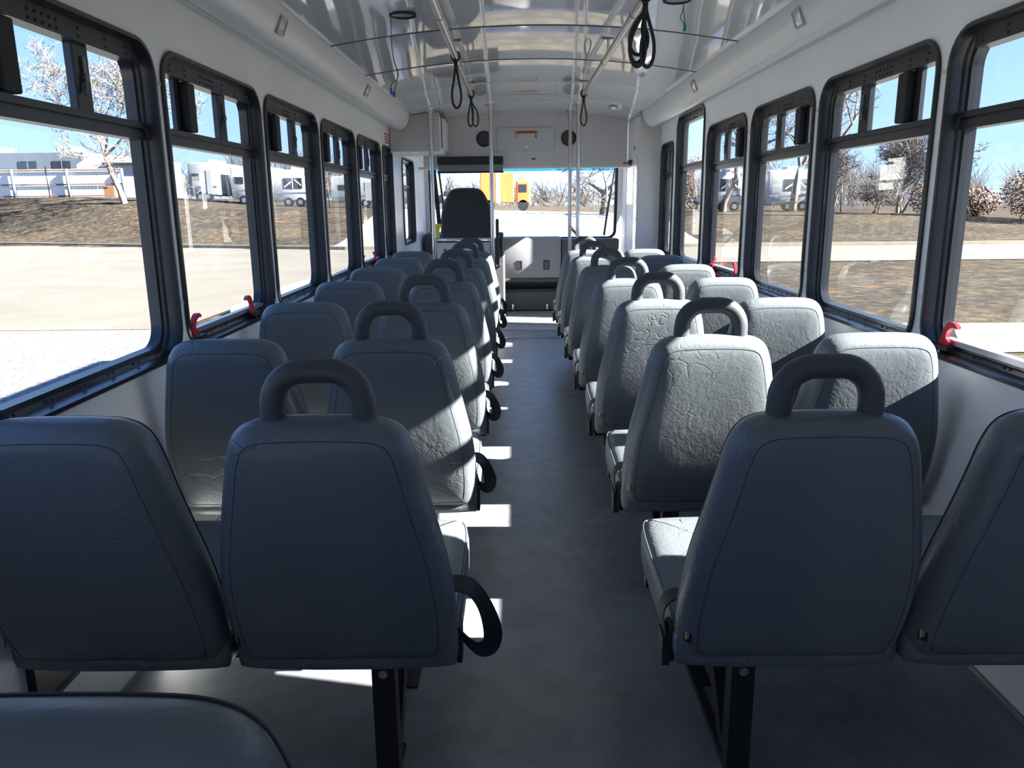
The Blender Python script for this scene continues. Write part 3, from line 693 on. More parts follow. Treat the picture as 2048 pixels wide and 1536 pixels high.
m = MB(); m.add([(-0.082, -0.0020, 0.009), (-0.060, -0.0020, 0.009), (-0.071, -0.0020, 0.031), (-0.082, -0.0016, 0.009), (-0.060, -0.0016, 0.009), (-0.071, -0.0016, 0.031)], [(0, 1, 2), (5, 4, 3), (0, 3, 4, 1), (1, 4, 5, 2), (2, 5, 3, 0)]); m.build('hazard_triangle', BLACKPRINT, sg)
m = MB()
for i in range(4): m.box(-0.064, 0.064, -0.0014, -0.001, -0.002-0.0085*i, 0.001-0.0085*i)
m.build('print_lines', GREYPRINT, sg)
m = MB(); m.tube([(-0.086+0.015*math.cos(R(a)), -0.0016, -0.016+0.015*math.sin(R(a))) for a in range(0, 360, 20)], 0.002, 5, closed=True); m.tube([(-0.096, -0.0016, -0.006), (-0.076, -0.0016, -0.026)], 0.002, 5); m.build('prohibition_mark', REDPRINT, sg)
m = MB(); m.cyl((0.086, -0.0012, -0.016), (0, 1, 0), 0.017, 0.0008, 24); bm_ = m.build('blue_symbol', BLUEPRINT, sg)
m = MB(); m.box(0.073, 0.083, -0.0022, -0.0016, -0.020, -0.010); m.box(0.089, 0.099, -0.0022, -0.0016, -0.020, -0.010); m.build('symbol_detail', WHITE, bm_)
for x, lab in ((-0.372, 'round black speaker behind the driver partition pole'), (0.397, 'round black speaker behind the entry step pole')):
    sp = empty('bulkhead_speaker', (x, BY, 1.815)); tag(sp, lab, 'speaker', 'bulkhead speakers')
    m = MB(); m.loops([[(rr_*math.cos(R(a)), d, rr_*math.sin(R(a))) for a in range(0, 360, 12)] for rr_, d in ((0.070, 0), (0.070, -0.010), (0.060, -0.016), (0.056, -0.008))]); m.build('ring', BLACKP, sp, smooth=True, sharp=40)
    m = MB(); m.cyl((0, -0.006, 0), (0, 1, 0), 0.057, 0.010, 28); m.cyl((0, -0.012, 0), (0, 1, 0), 0.028, 0.008, 20); m.build('grille', DASHD, sp)
# overhead cabinet above the driver
cb = empty('overhead_cabinet', (-0.925, 6.795, 1.672)); tag(cb, 'grey overhead cabinet above the driver with a side door', 'cabinet')
m = MB(); m.bbox(-0.212, 0.212, 0.0, 0.60, 0.0, 0.285, 0.008)
m.build('body', CABW, cb)
tp = [(x, min(zc(x-0.925), 1.985)-1.676) for x in (-0.206, -0.1, 0.0, 0.1, 0.206)]
m = MB(); m.loops([[(-0.206, d, 0.004)]+[(x, d, z) for x, z in tp]+[(0.206, d, 0.004)] for d in (-0.010, 0.004)], True, True); m.build('rear_panel', BULK, cb)
m = MB()
for x, z in ((-0.17, 0.03), (0.185, 0.03), (0.185, 0.29)): m.cyl((x, -0.013, z), (0, 1, 0), 0.012, 0.008, 12)
m.build('cap_screws', PANEL, cb)
m = MB(); m.bbox(0.212, 0.232, 0.08, 0.58, 0.03, 0.275, 0.006); dd = m.build('door', CABW, cb)
m = MB(); m.cyl((0.235, 0.14, 0.09), (1, 0, 0), 0.010, 0.010, 12); m.build('lock', CHROME, dd)
m = MB(); m.box(0.212, 0.216, 0.06, 0.078, 0.03, 0.29); m.build('door_gap', GAP, cb)
# right-hand column and header over the door
cl = empty('door_column', (1.048, 6.86, 0.0)); tag(cl, 'grey full-height post beside the entry door', 'post')
m = MB(); m.bbox(-0.092, 0.091, 0, 0.09, 0, 2.03, 0.004); m.build('post', BULK, cl)
m = MB(); m.box(-0.097, -0.092, 0.02, 0.085, 0.0, 1.6); m.build('edge_trim', STRIP, cl)
m = MB()
for z in (1.1, 1.25, 1.40, 1.62, 1.95): m.cyl((-0.098, 0.06, z), (1, 0, 0), 0.006, 0.006, 10)
m.build('screws', TRACK, cl)
hd = empty('door_header', (1.048, 6.96, 1.58)); tag(hd, 'pale header box above the entry door with a red sticker', 'header box')
m = MB(); m.bbox(-0.092, 0.091, 0, 0.60, 0, 0.40, 0.006); m.build('box', CABW, hd)
m = MB(); m.bbox(-0.10, 0.05, 0.0, 0.60, -0.03, 0.0, 0.004); m.build('rail', CABW, hd)
m = MB(); m.box(-0.0935, -0.092, 0.10, 0.20, 0.07, 0.17); stk = m.build('sticker', WHITE, hd)
m = MB(); m.box(-0.0945, -0.0935, 0.11, 0.19, 0.105, 0.135); m.build('red_print', REDPRINT, stk)
m = MB(); m.tube([(-0.105, 0.30, 0.005), (-0.17, 0.32, 0.005)], 0.008, 10); lv = m.build('release_lever', RED, hd, smooth=True)
m = MB(); m.box(-0.125, -0.09, 0.27, 0.33, -0.02, 0.03); m.build('lever_bracket', TRACK, hd)
# red notice on the driver side wall
nt_ = empty('wall_notice', (-HW+0.001, 6.64, 1.772)); tag(nt_, 'four lines of small red print on the wall above the narrow window', 'notice')
for i in range(4):
    m = MB(); rn = random.Random(i); y = -0.10
    while y < 0.10:
        wl = rn.uniform(0.02, 0.05); m.box(0, 0.001, y, min(y+wl, 0.11), 0.030-0.022*i-0.006, 0.030-0.022*i+0.006); y += wl+0.006
    m.build('print_line', REDPRINT, nt_)
# roller sun blind
rb = empty('sun_blind', (-0.50, 7.345, 1.515)); tag(rb, 'black roller sun blind above the driver', 'sun blind')
m = MB(); m.bbox(-0.30, 0.30, -0.02, 0.03, 0.075, 0.145, 0.012); m.build('cassette', BLACKP, rb)
m = MB(); m.box(-0.29, 0.297, 0.0, 0.003, 0.012, 0.08); m.build('fabric', mat('grey_blind_fabric', (0.22, 0.24, 0.24), 0.7), rb)
m = MB(); m.bbox(-0.30, 0.303, -0.008, 0.012, 0.0, 0.014, 0.003); m.build('bottom_bar', RUBBER, rb)
# driver partition
pt = empty('driver_partition', (-0.539, 6.735, 0.0)); tag(pt, 'pale grey waist-high partition behind the driver', 'partition')
m = MB(); m.bbox(-0.228, 0.228, -0.008, 0.008, 0.22, 0.925, 0.004); m.build('panel', mat('pale_grey_laminate', (0.50, 0.51, 0.53), 0.4), pt)
m = MB(); m.tube([(-0.235, 0.0, 0.945), (0.235, 0.0, 0.945)], 0.015, 12); m.build('top_rail', CHROME, pt, smooth=True)
m = MB(); m.box(-0.222, 0.222, -0.010, 0.010, 0.922, 0.932); m.build('edge_trim', DASHD, pt)
m = MB()
for x in (-0.16, 0.17): m.cyl((x, -0.010, 0.86), (0, 1, 0), 0.012, 0.006, 14)
m.build('bolts', CHROME, pt)
# modesty rail by the entry
hr = empty('entry_handrail', (0.40, 7.2, 0.0)); tag(hr, 'slanted steel entry handrail beside the front pole', 'handrail')
m = MB(); m.tube([(0.0, 0.0, 1.03), (0.03, 0.03, 1.0), (0.22, 0.1, 0.80), (0.40, 0.15, 0.62)], 0.014, 12); m.build('rail', CHROME, hr, smooth=True)
m = MB(); m.tube([(0.40, 0.15, 0.62), (0.40, 0.15, 0.0)], 0.014, 12); m.build('rail_post', CHROME, hr, smooth=True)
# driver's seat
ds = empty('driver_seat', (-0.560, 7.62, 0.0)); tag(ds, 'charcoal high-back driver seat behind the partition', 'seat')
ho = [(0, .50), (.20, .50), (.245, .54), (.258, .70), (.257, .95), (.252, 1.10), (.235, 1.20), (.19, 1.31), (.145, 1.375), (.08, 1.39)]
DO = chaikin([(x, z) for x, z in ho]+[(-x, z) for x, z in reversed(ho[1:])], 2)
m = MB(); m.loops([[(p[0], d+(1.3-p[1])*0.12, p[1]) for p in ring(DO, i)] for i, d in ((-1.05, -.065), (-1.7, -.063), (.03, -.052), (.015, -.04), (0, 0), (.02, .05), (-1.6, .06), (-1.05, .06))], True, True); m.build('backrest', DRIVER_FABRIC, ds, smooth=True)
m = MB(); m.bbox(-0.25, 0.25, 0.10, 0.58, 0.42, 0.54, 0.04); m.build('cushion', DRIVER_FABRIC, ds, smooth=True)
m = MB(); m.bbox(-0.19, 0.19, 0.12, 0.52, 0.0, 0.42, 0.02); m.build('pedestal', BLACKP, ds)
m = MB(); m.bbox(0.275, 0.305, -0.02, 0.10, 0.66, 1.10, 0.012); m.build('armrest', DRIVER_FABRIC, ds, smooth=True)
m = MB(); m.ribbon([(-0.30, -0.02, 1.56), (-0.275, -0.03, 1.25), (-0.262, -0.03, 1.05)], (0.02, 0.0, 0)); m.build('seat_belt', WEB, ds)
m = MB(); m.ribbon([(-0.262, -0.07, 1.06), (-0.285, -0.08, 1.0), (-0.285, -0.08, 0.9), (-0.27, -0.08, 0.80)], (0.028, 0.0, 0), 0.002); m.build('safety_strap', YELLOW, ds)
# dashboard and engine cover
db = empty('dashboard', (0, 9.0, 0.0)); tag(db, 'grey dashboard with engine cover below the windscreen', 'dashboard')
m = MB(); m.bbox(-0.255, 0.440, 0.15, 0.34, 0.375, 0.862, 0.03); m.build('engine_cover', DASH, db, smooth=True, sharp=40)
m = MB(); m.bbox(-1.10, -0.255, 0.02, 0.34, 0.45, 0.85, 0.03); m.build('lower_dash', DASHD, db); m = MB(); m.bbox(0.44, 1.10, 0.12, 0.34, 0.30, 0.835, 0.02); m.build('lower_dash', DASHD, db)
m = MB(); m.bbox(-1.12, -0.90, -0.25, 0.25, 0.68, 0.93, 0.05); m.bbox(-0.86, -0.40, -0.05, 0.25, 0.84, 0.95, 0.04); m.build('instrument_binnacle', DASHD, db)
for x in (-0.055, 0.262):
    m = MB(); L0 = rrect(x-0.034, x+0.034, 0.485, 0.59, 0.006, 2)
    m.loops([[(p[0], d, p[1]) for p in inset2(L0, i)] for i, d in ((0, 0.15), (0, 0.142), (0.007, 0.142), (0.010, 0.155))]); vv = m.build('air_vent', BLACKP, db)
    for i in range(6):
        m = MB(); m.box(x-0.026, x+0.026, 0.144, 0.152, 0.502+0.014*i, 0.505+0.014*i); m.build('vent_slat', TRACK, vv)
m = MB(); m.bbox(-0.30, 0.42, 0.13, 0.34, 0.345, 0.38, 0.006); m.build('cover_ledge', DASHD, db)
m = MB(); m.bbox(-0.25, 0.40, 0.17, 0.34, 0.0, 0.262, 0.012); m.build('lower_box', BLACKP, db)
m = MB(); m.bbox(-0.235, 0.385, 0.16, 0.172, 0.012, 0.225, 0.006); m.build('lower_panel', DASHD, db)
for x in (-0.135, 0.27):
    m = MB(); m.bbox(x-0.012, x+0.012, 0.14, 0.162, 0.015, 0.085, 0.004); m.build('latch', CHROME, db)
m = MB(); m.box(-0.26, 0.42, 0.30, 0.34, 0.0, 0.40); m.build('recess_back', BLACKP, db)
gc = empty('gear_console', (-0.27, 8.35, 0.0)); tag(gc, 'dark control console beside the driver seat', 'console')
m = MB(); m.bbox(-0.05, 0.055, 0.0, 0.35, 0.0, 0.70, 0.015); m.bbox(-0.035, 0.045, 0.04, 0.30, 0.69, 0.94, 0.015); m.build('body', DASHD, gc)
m = MB(); m.bbox(-0.012, 0.020, 0.025, 0.045, 0.78, 0.86, 0.004); m.build('switch_panel', BLACKP, gc)
m = MB(); m.cyl((0.0, 0.03, 0.90), (0, 1, 0), 0.012, 0.02, 12); m.cyl((0.01, -0.005, 0.60), (0, 1, 0), 0.010, 0.02, 12); m.build('knob', CHROME, gc)
m = MB(); m.tube([(0.0, 0.2, 0.10), (0.0, 0.2, 0.11)], 0.01, 6)
# small step unit beside the front seat
su = empty('heater_unit', (-0.27, 7.05, 0.0)); tag(su, 'pale low heater unit on the floor by the partition pole', 'heater')
m = MB(); m.bbox(-0.16, 0.05, 0.0, 0.22, 0.0, 0.20, 0.012); m.build('housing', CABW, su)
m = MB(); m.box(-0.02, 0.051, -0.002, 0.0, 0.05, 0.15); m.build('grille', TRACK, su)

# ================================================================== OUTSIDE
GZ = -0.80
def grass_mat():
    m = bpy.data.materials.new('dry_winter_grass'); m.use_nodes = True; n = m.node_tree.nodes; l = m.node_tree.links; p = n['Principled BSDF']
    p.inputs['Roughness'].default_value = 0.95; p.inputs['Specular IOR Level'].default_value = 0.1
    tc = n.new('ShaderNodeTexCoord')
    def noise(sc, det, st=(1, 1, 1)):
        mp = n.new('ShaderNodeMapping'); mp.inputs['Scale'].default_value = st; l.new(tc.outputs['Object'], mp.inputs[0])
        t = n.new('ShaderNodeTexNoise'); t.inputs['Scale'].default_value = sc; t.inputs['Detail'].default_value = det; t.inputs['Roughness'].default_value = 0.7; l.new(mp.outputs[0], t.inputs['Vector']); return t
    def ramp(t, stops):
        r = n.new('ShaderNodeValToRGB')
        for i, (po, c) in enumerate(stops):
            e = r.color_ramp.elements[i] if i < 2 else r.color_ramp.elements.new(po)
            e.position = po; e.color = (*c, 1)
        l.new(t.outputs['Fac'], r.inputs[0]); return r
    fine = ramp(noise(3.2, 8), [(0.34, (0.018, 0.015, 0.011)), (0.52, (0.048, 0.039, 0.028)), (0.68, (0.105, 0.087, 0.062))])
    big = ramp(noise(0.22, 4, (1, 1.4, 1)), [(0.40, (0.72, 0.72, 0.76)), (0.62, (1.15, 1.08, 0.98))])
    mx = n.new('ShaderNodeMix'); mx.data_type = 'RGBA'; mx.blend_type = 'MULTIPLY'; mx.inputs[0].default_value = 1.0
    l.new(fine.outputs[0], mx.inputs[6]); l.new(big.outputs[0], mx.inputs[7])
    dirt = ramp(noise(0.55, 5, (0.6, 1.5, 1)), [(0.62, (0, 0, 0)), (0.70, (1, 1, 1))])
    m2 = n.new('ShaderNodeMix'); m2.data_type = 'RGBA'; m2.inputs[7].default_value = (0.185, 0.075, 0.032, 1)
    ml = n.new('ShaderNodeMath'); ml.operation = 'MULTIPLY'; ml.inputs[1].default_value = 0.75
    l.new(dirt.outputs[0], ml.inputs[0]); l.new(ml.outputs[0], m2.inputs[0]); l.new(mx.outputs[2], m2.inputs[6]); l.new(m2.outputs[2], p.inputs['Base Color'])
    bp = n.new('ShaderNodeBump'); bp.inputs['Strength'].default_value = 0.6; bp.inputs['Distance'].default_value = 0.06
    l.new(noise(9, 5).outputs['Fac'], bp.inputs['Height']); l.new(bp.outputs[0], p.inputs['Normal']); return m
GRASS = grass_mat()
CONC = mat('pale_concrete', (0.105, 0.092, 0.073), 0.9, var=0.10, vscale=0.5, detail=10, bump=0.1, bscale=30)
GRAV = mat('grey_white_gravel', (0.075, 0.075, 0.075), 0.95, col2=(0.23, 0.23, 0.225), vscale=12, bump=0.8, bscale=16, bdist=0.05, detail=12)
CURB = mat('concrete_kerb', (0.27, 0.23, 0.16), 0.9, var=0.08, vscale=2)
def far_edge(x):
    P_ = [(-80, 62), (-29, 45), (-8, 36.6), (22, 35.6), (80, 34)]
    if x <= P_[0][0]: return P_[0][1]
    for (a, b), (c, d) in zip(P_, P_[1:]):
        if x <= c: return b+(d-b)*(x-a)/(c-a)
    return P_[-1][1]
def top_h(x):
    P_ = [(-60, 2.0), (-28, 1.95), (-19, 1.15), (-10, 0.9), (5, 0.45), (22, 0.40), (40, -0.2), (90, -0.3)]
    if x <= P_[0][0]: return P_[0][1]
    for (a, b), (c, d) in zip(P_, P_[1:]):
        if x <= c: return b+(d-b)*(x-a)/(c-a)
    return P_[-1][1]
def gh(x, y):
    e = far_edge(x)
    if y <= e: return GZ-0.02
    t = min(1, (y-e)/(10.0 if x < -20 else 10.0+min(1, (x+20)/10)*8)); t = t*t*(3-2*t)
    return GZ+(top_h(x)-GZ)*t
m = MB(); xsg = [-180+5*i for i in range(73)]; ysg = [-60, -30, -10, 5, 15, 22, 26, 30]+[33+1.5*i for i in range(32)]+[85, 100, 130, 180, 300]
m.loops([[(x, y, gh(x, y)) for x in xsg] for y in ysg], closed=False)
tag(m.build('ground', GRASS, smooth=True), 'dry brown winter grass around the lot and up the bank', kind='structure')
def flat(poly, z, name, mt, label):
    n = len(poly); v = [(x, y, z) for x, y in poly]
    return tag(mesh(name, v, [tuple(range(n))], mt), label, kind='structure')
flat([(-80, 13), (-5.9, 13.2), (-5.9, 20), (-5.2, 23.5), (-3, 26), (0, 26.8), (80, 27.2), (80, 33.9), (22, 35.5), (-8, 36.5), (-29, 44.9), (-80, 61.5)], GZ, 'street', CONC, 'pale concrete street and driveway')
flat([(-80, -45), (5.2, -45), (5.2, 10.4), (30, 11.5), (30, 12.8), (-5.9, 13.19), (-80, 12.99)], GZ-0.006, 'gravel_lot', GRAV, 'pale gravel lot around the bus')
def kerb(pts, label):
    m = MB()
    v = []
    for x, y in pts: v.append([(x, y-0.09, GZ-0.05), (x, y-0.09, GZ+0.15), (x, y+0.09, GZ+0.15), (x, y+0.09, GZ-0.05)])
    m.loops(v, True, True); tag(m.build('kerb', CURB), label, kind='structure')
kerb([(-80, 61.6), (-29, 45), (-8, 36.6), (22, 35.6), (80, 34)], 'pale kerb along the far side of the street')
kerb(chaikin([(-5.6, 15), (-5.7, 20), (-5.0, 23.5), (-2.8, 25.9), (0, 26.7)], 1, closed=False), 'curved pale kerb around the grass island')

m = MB(); m.loops([[(x, y, gh(x, y)+0.04) for x in (-9, -6, -3, 0, 3, 6, 9)] for y in [36.8+1.5*i for i in range(17)]], closed=False)
tag(m.build('gravel_track', GRAV, smooth=True), 'pale gravel track up the bank ahead of the bus', kind='structure')
BARK = mat('pale_grey_bark', (0.20, 0.17, 0.14), 0.9, var=0.3, vscale=3)
BARKD = mat('dark_brown_bark', (0.085, 0.07, 0.06), 0.9, var=0.3, vscale=3)
LEAF = mat('brown_dead_leaf', (0.060, 0.027, 0.016), 0.8, col2=(0.135, 0.072, 0.040), vscale=3.0)
def tree(name, label, base, H, mt, seed=0, levels=7, lean=(0, 0), spread=0.62, trunk=0.24, r0=None, group='bare winter trees', droop=0.0, trunks=1):
    rn = random.Random(seed); root = empty(name, base); tag(root, label, 'tree', group)
    T = MB(); B = MB(); r0 = r0 or H*0.022
    def grow(p, d, ln, r, lv):
        mb = T if lv <= 1 else B
        n = 3 if lv < 4 else 2; pts = [p]; q = p.copy(); dd = d.copy()
        for i in range(n):
            dd = (dd+Vector((rn.gauss(0, .13), rn.gauss(0, .13), rn.gauss(0.02, .10)-droop*max(0, lv-3)*0.1))).normalized(); q = q+dd*ln/n; pts.append(q.copy())
        e = r*(0.62 if lv < levels else 0.4)
        mb.tube(pts, [r+(e-r)*i/n for i in range(n+1)], 6 if lv < 3 else (4 if lv < 5 else 3), cap=False)
        if lv >= levels: return
        k = rn.choice((2, 3)) if lv > 0 else 3
        for j in range(k):
            ax = Vector((rn.gauss(0, 1), rn.gauss(0, 1), rn.gauss(0, .45))).normalized()
            nd = (dd*(1-spread*rn.uniform(.6, 1.0))+ax*spread*rn.uniform(.7, 1.2)+Vector((0, 0, .16))).normalized()
            grow(q, nd, ln*rn.uniform(.62, .88), max(e*rn.uniform(.65, .95), 0.020), lv+1)
        if lv > 1 and rn.random() < .8:
            ax = Vector((rn.gauss(0, 1), rn.gauss(0, 1), rn.gauss(0, .5))).normalized()
            grow(pts[1], (dd*.5+ax*.8).normalized(), ln*.55, max(e*.5, .020), min(lv+2, levels))
    for t in range(trunks):
        off = Vector((rn.uniform(-.3, .3), rn.uniform(-.3, .3), 0)) if trunks > 1 else Vector()
        grow(Vector((0, 0, -.3))+off, Vector((lean[0]+rn.gauss(0, .1)*(trunks > 1)*2, lean[1], 1)).normalized(), H*trunk, r0/(trunks**.5), 0)
    T.build('trunk', mt, root, smooth=True); B.build('branches', mt, root)
    return root
def on(x, y, dz=0): return (x, y, gh(x, y)+dz)
tree('bare_tree', 'tall pale leafless tree in front of the white metal fence', on(-25.5, 52), 15, BARK, 5, 8, (-.10, 0), .60, .22, 0.21)
tree('bare_tree', 'slender leafless tree leaning beside the white fence corner', on(-23.0, 53), 13, BARK, 11, 7, (-.05, 0), .55, .24)
tree('bare_tree', 'forked leafless tree seen through the windscreen', on(5.6, 52), 8.5, BARKD, 21, 7, (-.12, 0), .66, .20, 0.30)
tree('bare_tree', 'tall leafless tree behind the white camper with a dark window', on(20.0, 58), 14, BARK, 31, 7, (0, 0), .6, .24)
tree('bare_tree', 'broad grey leafless tree behind the brown shrubs', on(27.8, 58), 17.0, BARKD, 41, 7, (0, 0), .70, .12, 0.26, trunks=4)
tree('bare_tree', 'low arching pale tree beside the brown shrubs', on(23.2, 52), 7.0, BARKD, 51, 6, (.1, 0), .85, .13, 0.10, trunks=3)
tree('bare_tree', 'tall leafless tree between the camper and the brown shrubs', on(18.6, 50), 15, BARK, 52, 7, (.04, 0), .58, .23)
tree('bare_tree', 'twiggy grey tree behind the low arching pale tree', on(27.0, 69), 14, BARKD, 61, 7, (.1, 0), .72, .13, 0.2, trunks=3)
tree('bare_tree', 'thin leafless tree near the entry door window', on(15.5, 60), 12, BARKD, 71, 6, (0, 0), .6, .25)
tree('bare_tree', 'short leafless tree behind the pale trailers', on(-10.3, 74), 8, BARKD, 81, 6, (0, 0), .65, .2)
def shrub(label, base, rx, rz, n, seed):
    rn = random.Random(seed); root = empty('leafy_shrub', base); tag(root, label, 'shrub', 'brown-leaved shrubs')
    m = MB(); st = MB()
    for i in range(14):
        a = rn.uniform(0, 6.28); q = Vector((math.cos(a)*rx*rn.uniform(.2, .9), math.sin(a)*rx*rn.uniform(.2, .9), rz*rn.uniform(.9, 1.8)))
        st.tube([(0, 0, -.2), tuple(q*.5+Vector((0, 0, .2))), tuple(q)], [.06, .035, .012], 4, cap=False)
    for i in range(n):
        while True:
            p = Vector((rn.uniform(-1, 1), rn.uniform(-1, 1), rn.uniform(-1, 1)))
            if p.length < 1 and p.length > .25: break
        p = Vector((p.x*rx, p.y*rx, (p.z+0.92)*rz)); s_ = rn.uniform(.06, .13)
        u = Vector((rn.gauss(0, 1), rn.gauss(0, 1), rn.gauss(0, 1))).normalized(); v_ = u.orthogonal().normalized()
        m.add([p-u*s_, p+v_*s_*.6, p+u*s_, p-v_*s_*.6], [(0, 1, 2, 3)])
    l_ = m.build('leaves', LEAF, root); l_['kind'] = 'stuff'; st.build('stems', BARKD, root)
shrub('large rust-brown leafy shrub by the street, next to the last side window', on(31.2, 47), 2.6, 1.75, 4200, 1)
shrub('rust-brown shrub beside the broad grey tree', on(26.6, 51), 1.6, 1.15, 2000, 2)
shrub('low rust-brown shrub in front of the broad grey tree', on(29.2, 51), 1.5, 0.95, 1600, 3)
shrub('brown shrub behind the large rust-brown one', on(38.0, 55), 2.8, 1.5, 2200, 4)
shrub('small brown-leaved tree crown above the pale camper', on(16.0, 71), 2.2, 2.6, 1800, 6)
# distant wood
rn = random.Random(9); m = MB()
for i in range(420):
    x = rn.uniform(-150, 150); y = rn.uniform(95, 140); b = Vector((x, y, gh(x, y))); h = rn.uniform(3.5, 7.5)*(0.55 if abs(x) < 22 else 1.0)
    for j in range(44):
        q = b+Vector((rn.gauss(0, 1.5), rn.gauss(0, 1.2), h*rn.uniform(.45, 1.0))); o_ = Vector((rn.gauss(0, .9), 0, h*rn.uniform(.05, .6)))
        a = b+o_; wv = Vector((0.055, 0, 0.02)); m.add([a-wv, a+wv, q+wv*.4, q-wv*.4], [(0, 1, 2, 3)])
tag(m.build('distant_woodland', mat('grey_brown_twigs', (0.115, 0.10, 0.09), 0.95)), 'grey-brown line of distant leafless woodland', 'woodland', kind='stuff')

CAMP = mat('white_camper_shell', (0.46, 0.46, 0.45), 0.4, var=0.04, vscale=1); CAMPG = mat('grey_trailer_shell', (0.24, 0.26, 0.275), 0.45, var=0.05, vscale=1)
GREYB = mat('blue_grey_cladding', (0.11, 0.13, 0.155), 0.6); DARKW = mat('dark_window_glass', (0.02, 0.022, 0.026), 0.1)
def camper(label, loc, Lx, Hh, Dy, mt, dark=True, rot=0.0, group='parked campers and trailers'):
    r = empty('parked_camper', loc, rot); tag(r, label, 'camper', group)
    m = MB(); m.bbox(-Lx/2, Lx/2, 0, Dy, 0.45, Hh, 0.14); m.build('body', mt, r, smooth=True, sharp=40)
    m = MB(); m.bbox(-Lx*.12, Lx*.16, Dy*.3, Dy*.7, Hh-.02, Hh+.28, 0.06); m.build('roof_unit', CAMPG, r)
    if dark:
        m = MB(); m.bbox(-Lx*.22, Lx*.18, -0.03, 0.01, Hh*.50, Hh*.78, 0.01); wn = m.build('window', DARKW, r)
        m = MB(); m.box(-Lx*.03, -Lx*.015, -0.045, -0.03, Hh*.50, Hh*.78)
        m.add([(-Lx*.20, -.045, Hh*.52), (-Lx*.20, -.045, Hh*.56), (-Lx*.05, -.045, Hh*.70), (-Lx*.05, -.045, Hh*.66)], [(0, 1, 2, 3)])
        m.add([(Lx*.02, -.045, Hh*.76), (Lx*.02, -.045, Hh*.72), (Lx*.16, -.045, Hh*.56), (Lx*.16, -.045, Hh*.60)], [(0, 1, 2, 3)]); m.build('window_graphic', WHITE, wn)
    else:
        m = MB(); m.bbox(-Lx*.38, -Lx*.12, -0.03, 0.01, Hh*.55, Hh*.72, 0.01); m.build('window', DARKW, r)
        m = MB(); m.bbox(Lx*.12, Lx*.30, -0.025, 0.01, .55, Hh*.80, 0.01); m.build('door', CAMPG, r)
    m = MB(); m.box(-Lx*.46, Lx*.46, -0.012, 0.0, Hh*.36, Hh*.40); m.build('stripe', GREYB, r)
    for x in (-Lx*.14, Lx*.12):
        m = MB(); m.cyl((x, 0.12, 0.36), (0, 1, 0), 0.36, 0.26, 18); wh = m.build('wheel', RUBBER, r)
        m = MB(); m.cyl((x, -0.02, 0.36), (0, 1, 0), 0.18, 0.03, 14); m.build('hub', CHROME, wh)
Y0_ = 61
camper('grey trailer end next to the white box trailer beyond the bank', on(-23.8, 61), 2.2, 2.9, 6, CAMPG, False)
camper('white box trailer standing left of the camper with a dark graphic', on(-20.6, 61.5), 2.6, 2.9, 6, CAMP, False)
camper('white camper with a dark graphic window across the driveway', on(-17.2, 62), 3.6, 2.8, 3, CAMP, True)
camper('long pale grey trailer beyond the bank', on(-12.6, 64), 4.4, 2.5, 3, CAMPG, False)
camper('pale grey trailer beside the long one', on(-8.0, 66), 3.8, 2.6, 3, CAMPG, False)
camper('white camper with a dark graphic window beside the tall bare tree', on(20.9, 60), 4.3, 3.0, 3, CAMP, True)
camper('white camper with a dark window near the entry door', on(16.2, 61), 3.4, 3.1, 3, CAMP, True)
# orange truck beyond the windscreen
tk = empty('orange_truck', on(-0.8, 62)); tag(tk, 'orange box truck seen through the windscreen', 'truck')
OR = mat('orange_truck_paint', (0.75, 0.16, 0.04), 0.4)
m = MB(); m.bbox(-2.0, 0.6, 0, 2.2, 0.6, 2.9, 0.06); m.build('box_body', OR, tk)
m = MB(); m.bbox(0.75, 1.9, 0, 2.2, 0.5, 2.3, 0.15); m.build('cab', OR, tk)
m = MB(); m.bbox(0.95, 1.6, -0.02, 0.02, 1.4, 2.0, 0.02); m.build('cab_window', DARKW, tk)
m = MB(); m.box(-0.8, -0.45, -0.015, 0, 0.62, 2.88); m.build('white_panel', CAMP, tk)
for x in (-1.3, 1.3):
    m = MB(); m.cyl((x, 0.14, 0.42), (0, 1, 0), 0.42, 0.28, 18); m.build('wheel', RUBBER, tk)
for i, x in enumerate((-5.4, -4.0)):
    c_ = empty('parked_car', on(x, 64)); tag(c_, 'pale parked car beyond the windscreen, %s the orange truck' % ('further from' if i == 0 else 'next to'), 'car', 'parked cars')
    m = MB(); m.bbox(-0.6, 0.6, 0, 3.6, 0.3, 1.0, 0.15); m.build('body', CAMPG, c_); m = MB(); m.bbox(-0.5, 0.5, 0.5, 2.8, 0.95, 1.5, 0.15); m.build('cabin', DARKW, c_)
    for xx in (-0.5, 0.5):
        m = MB(); m.cyl((xx, 0.5, 0.3), (1, 0, 0), 0.3, 0.2, 14); m.build('wheel', RUBBER, c_)
# white fence
FX0, FX1, FY = -47.0, -28.8, 59.0
fn = empty('metal_fence', on(FX1, FY)); tag(fn, 'white corrugated metal fence with blue-grey posts on the bank', 'fence')
Wf = mat('white_corrugated_metal', (0.70, 0.70, 0.68), 0.5); bz = gh(-38, FY)-gh(FX1, FY)
npan = 9; pw_ = (FX1-FX0)/npan
for i in range(npan):
    a = -(i+1)*pw_; m = MB(); L = [[], []]
    for j in range(33):
        x = a+0.02+(pw_-.04)*j/32; d = 0.0025*(1 if j % 4 < 2 else -1)
        L[0].append((x, d, 0.05)); L[1].append((x, d, 2.05))
    m.loops(L, closed=False); m.build('panel', Wf, fn)
for z in (0.12, 0.95, 1.95):
    m = MB(); m.box(FX0-FX1, 0, -0.11, -0.05, z-.05, z+.05); m.build('rail', mat('rust_brown_rail', (0.16, 0.09, 0.07), 0.7), fn)
for i in range(0, npan+1, 2):
    m = MB(); m.tube([(-i*pw_, -0.2, -.1), (-i*pw_-0.05, -0.2, 2.05)], 0.11, 10); m.build('post', GREYB, fn, smooth=True)
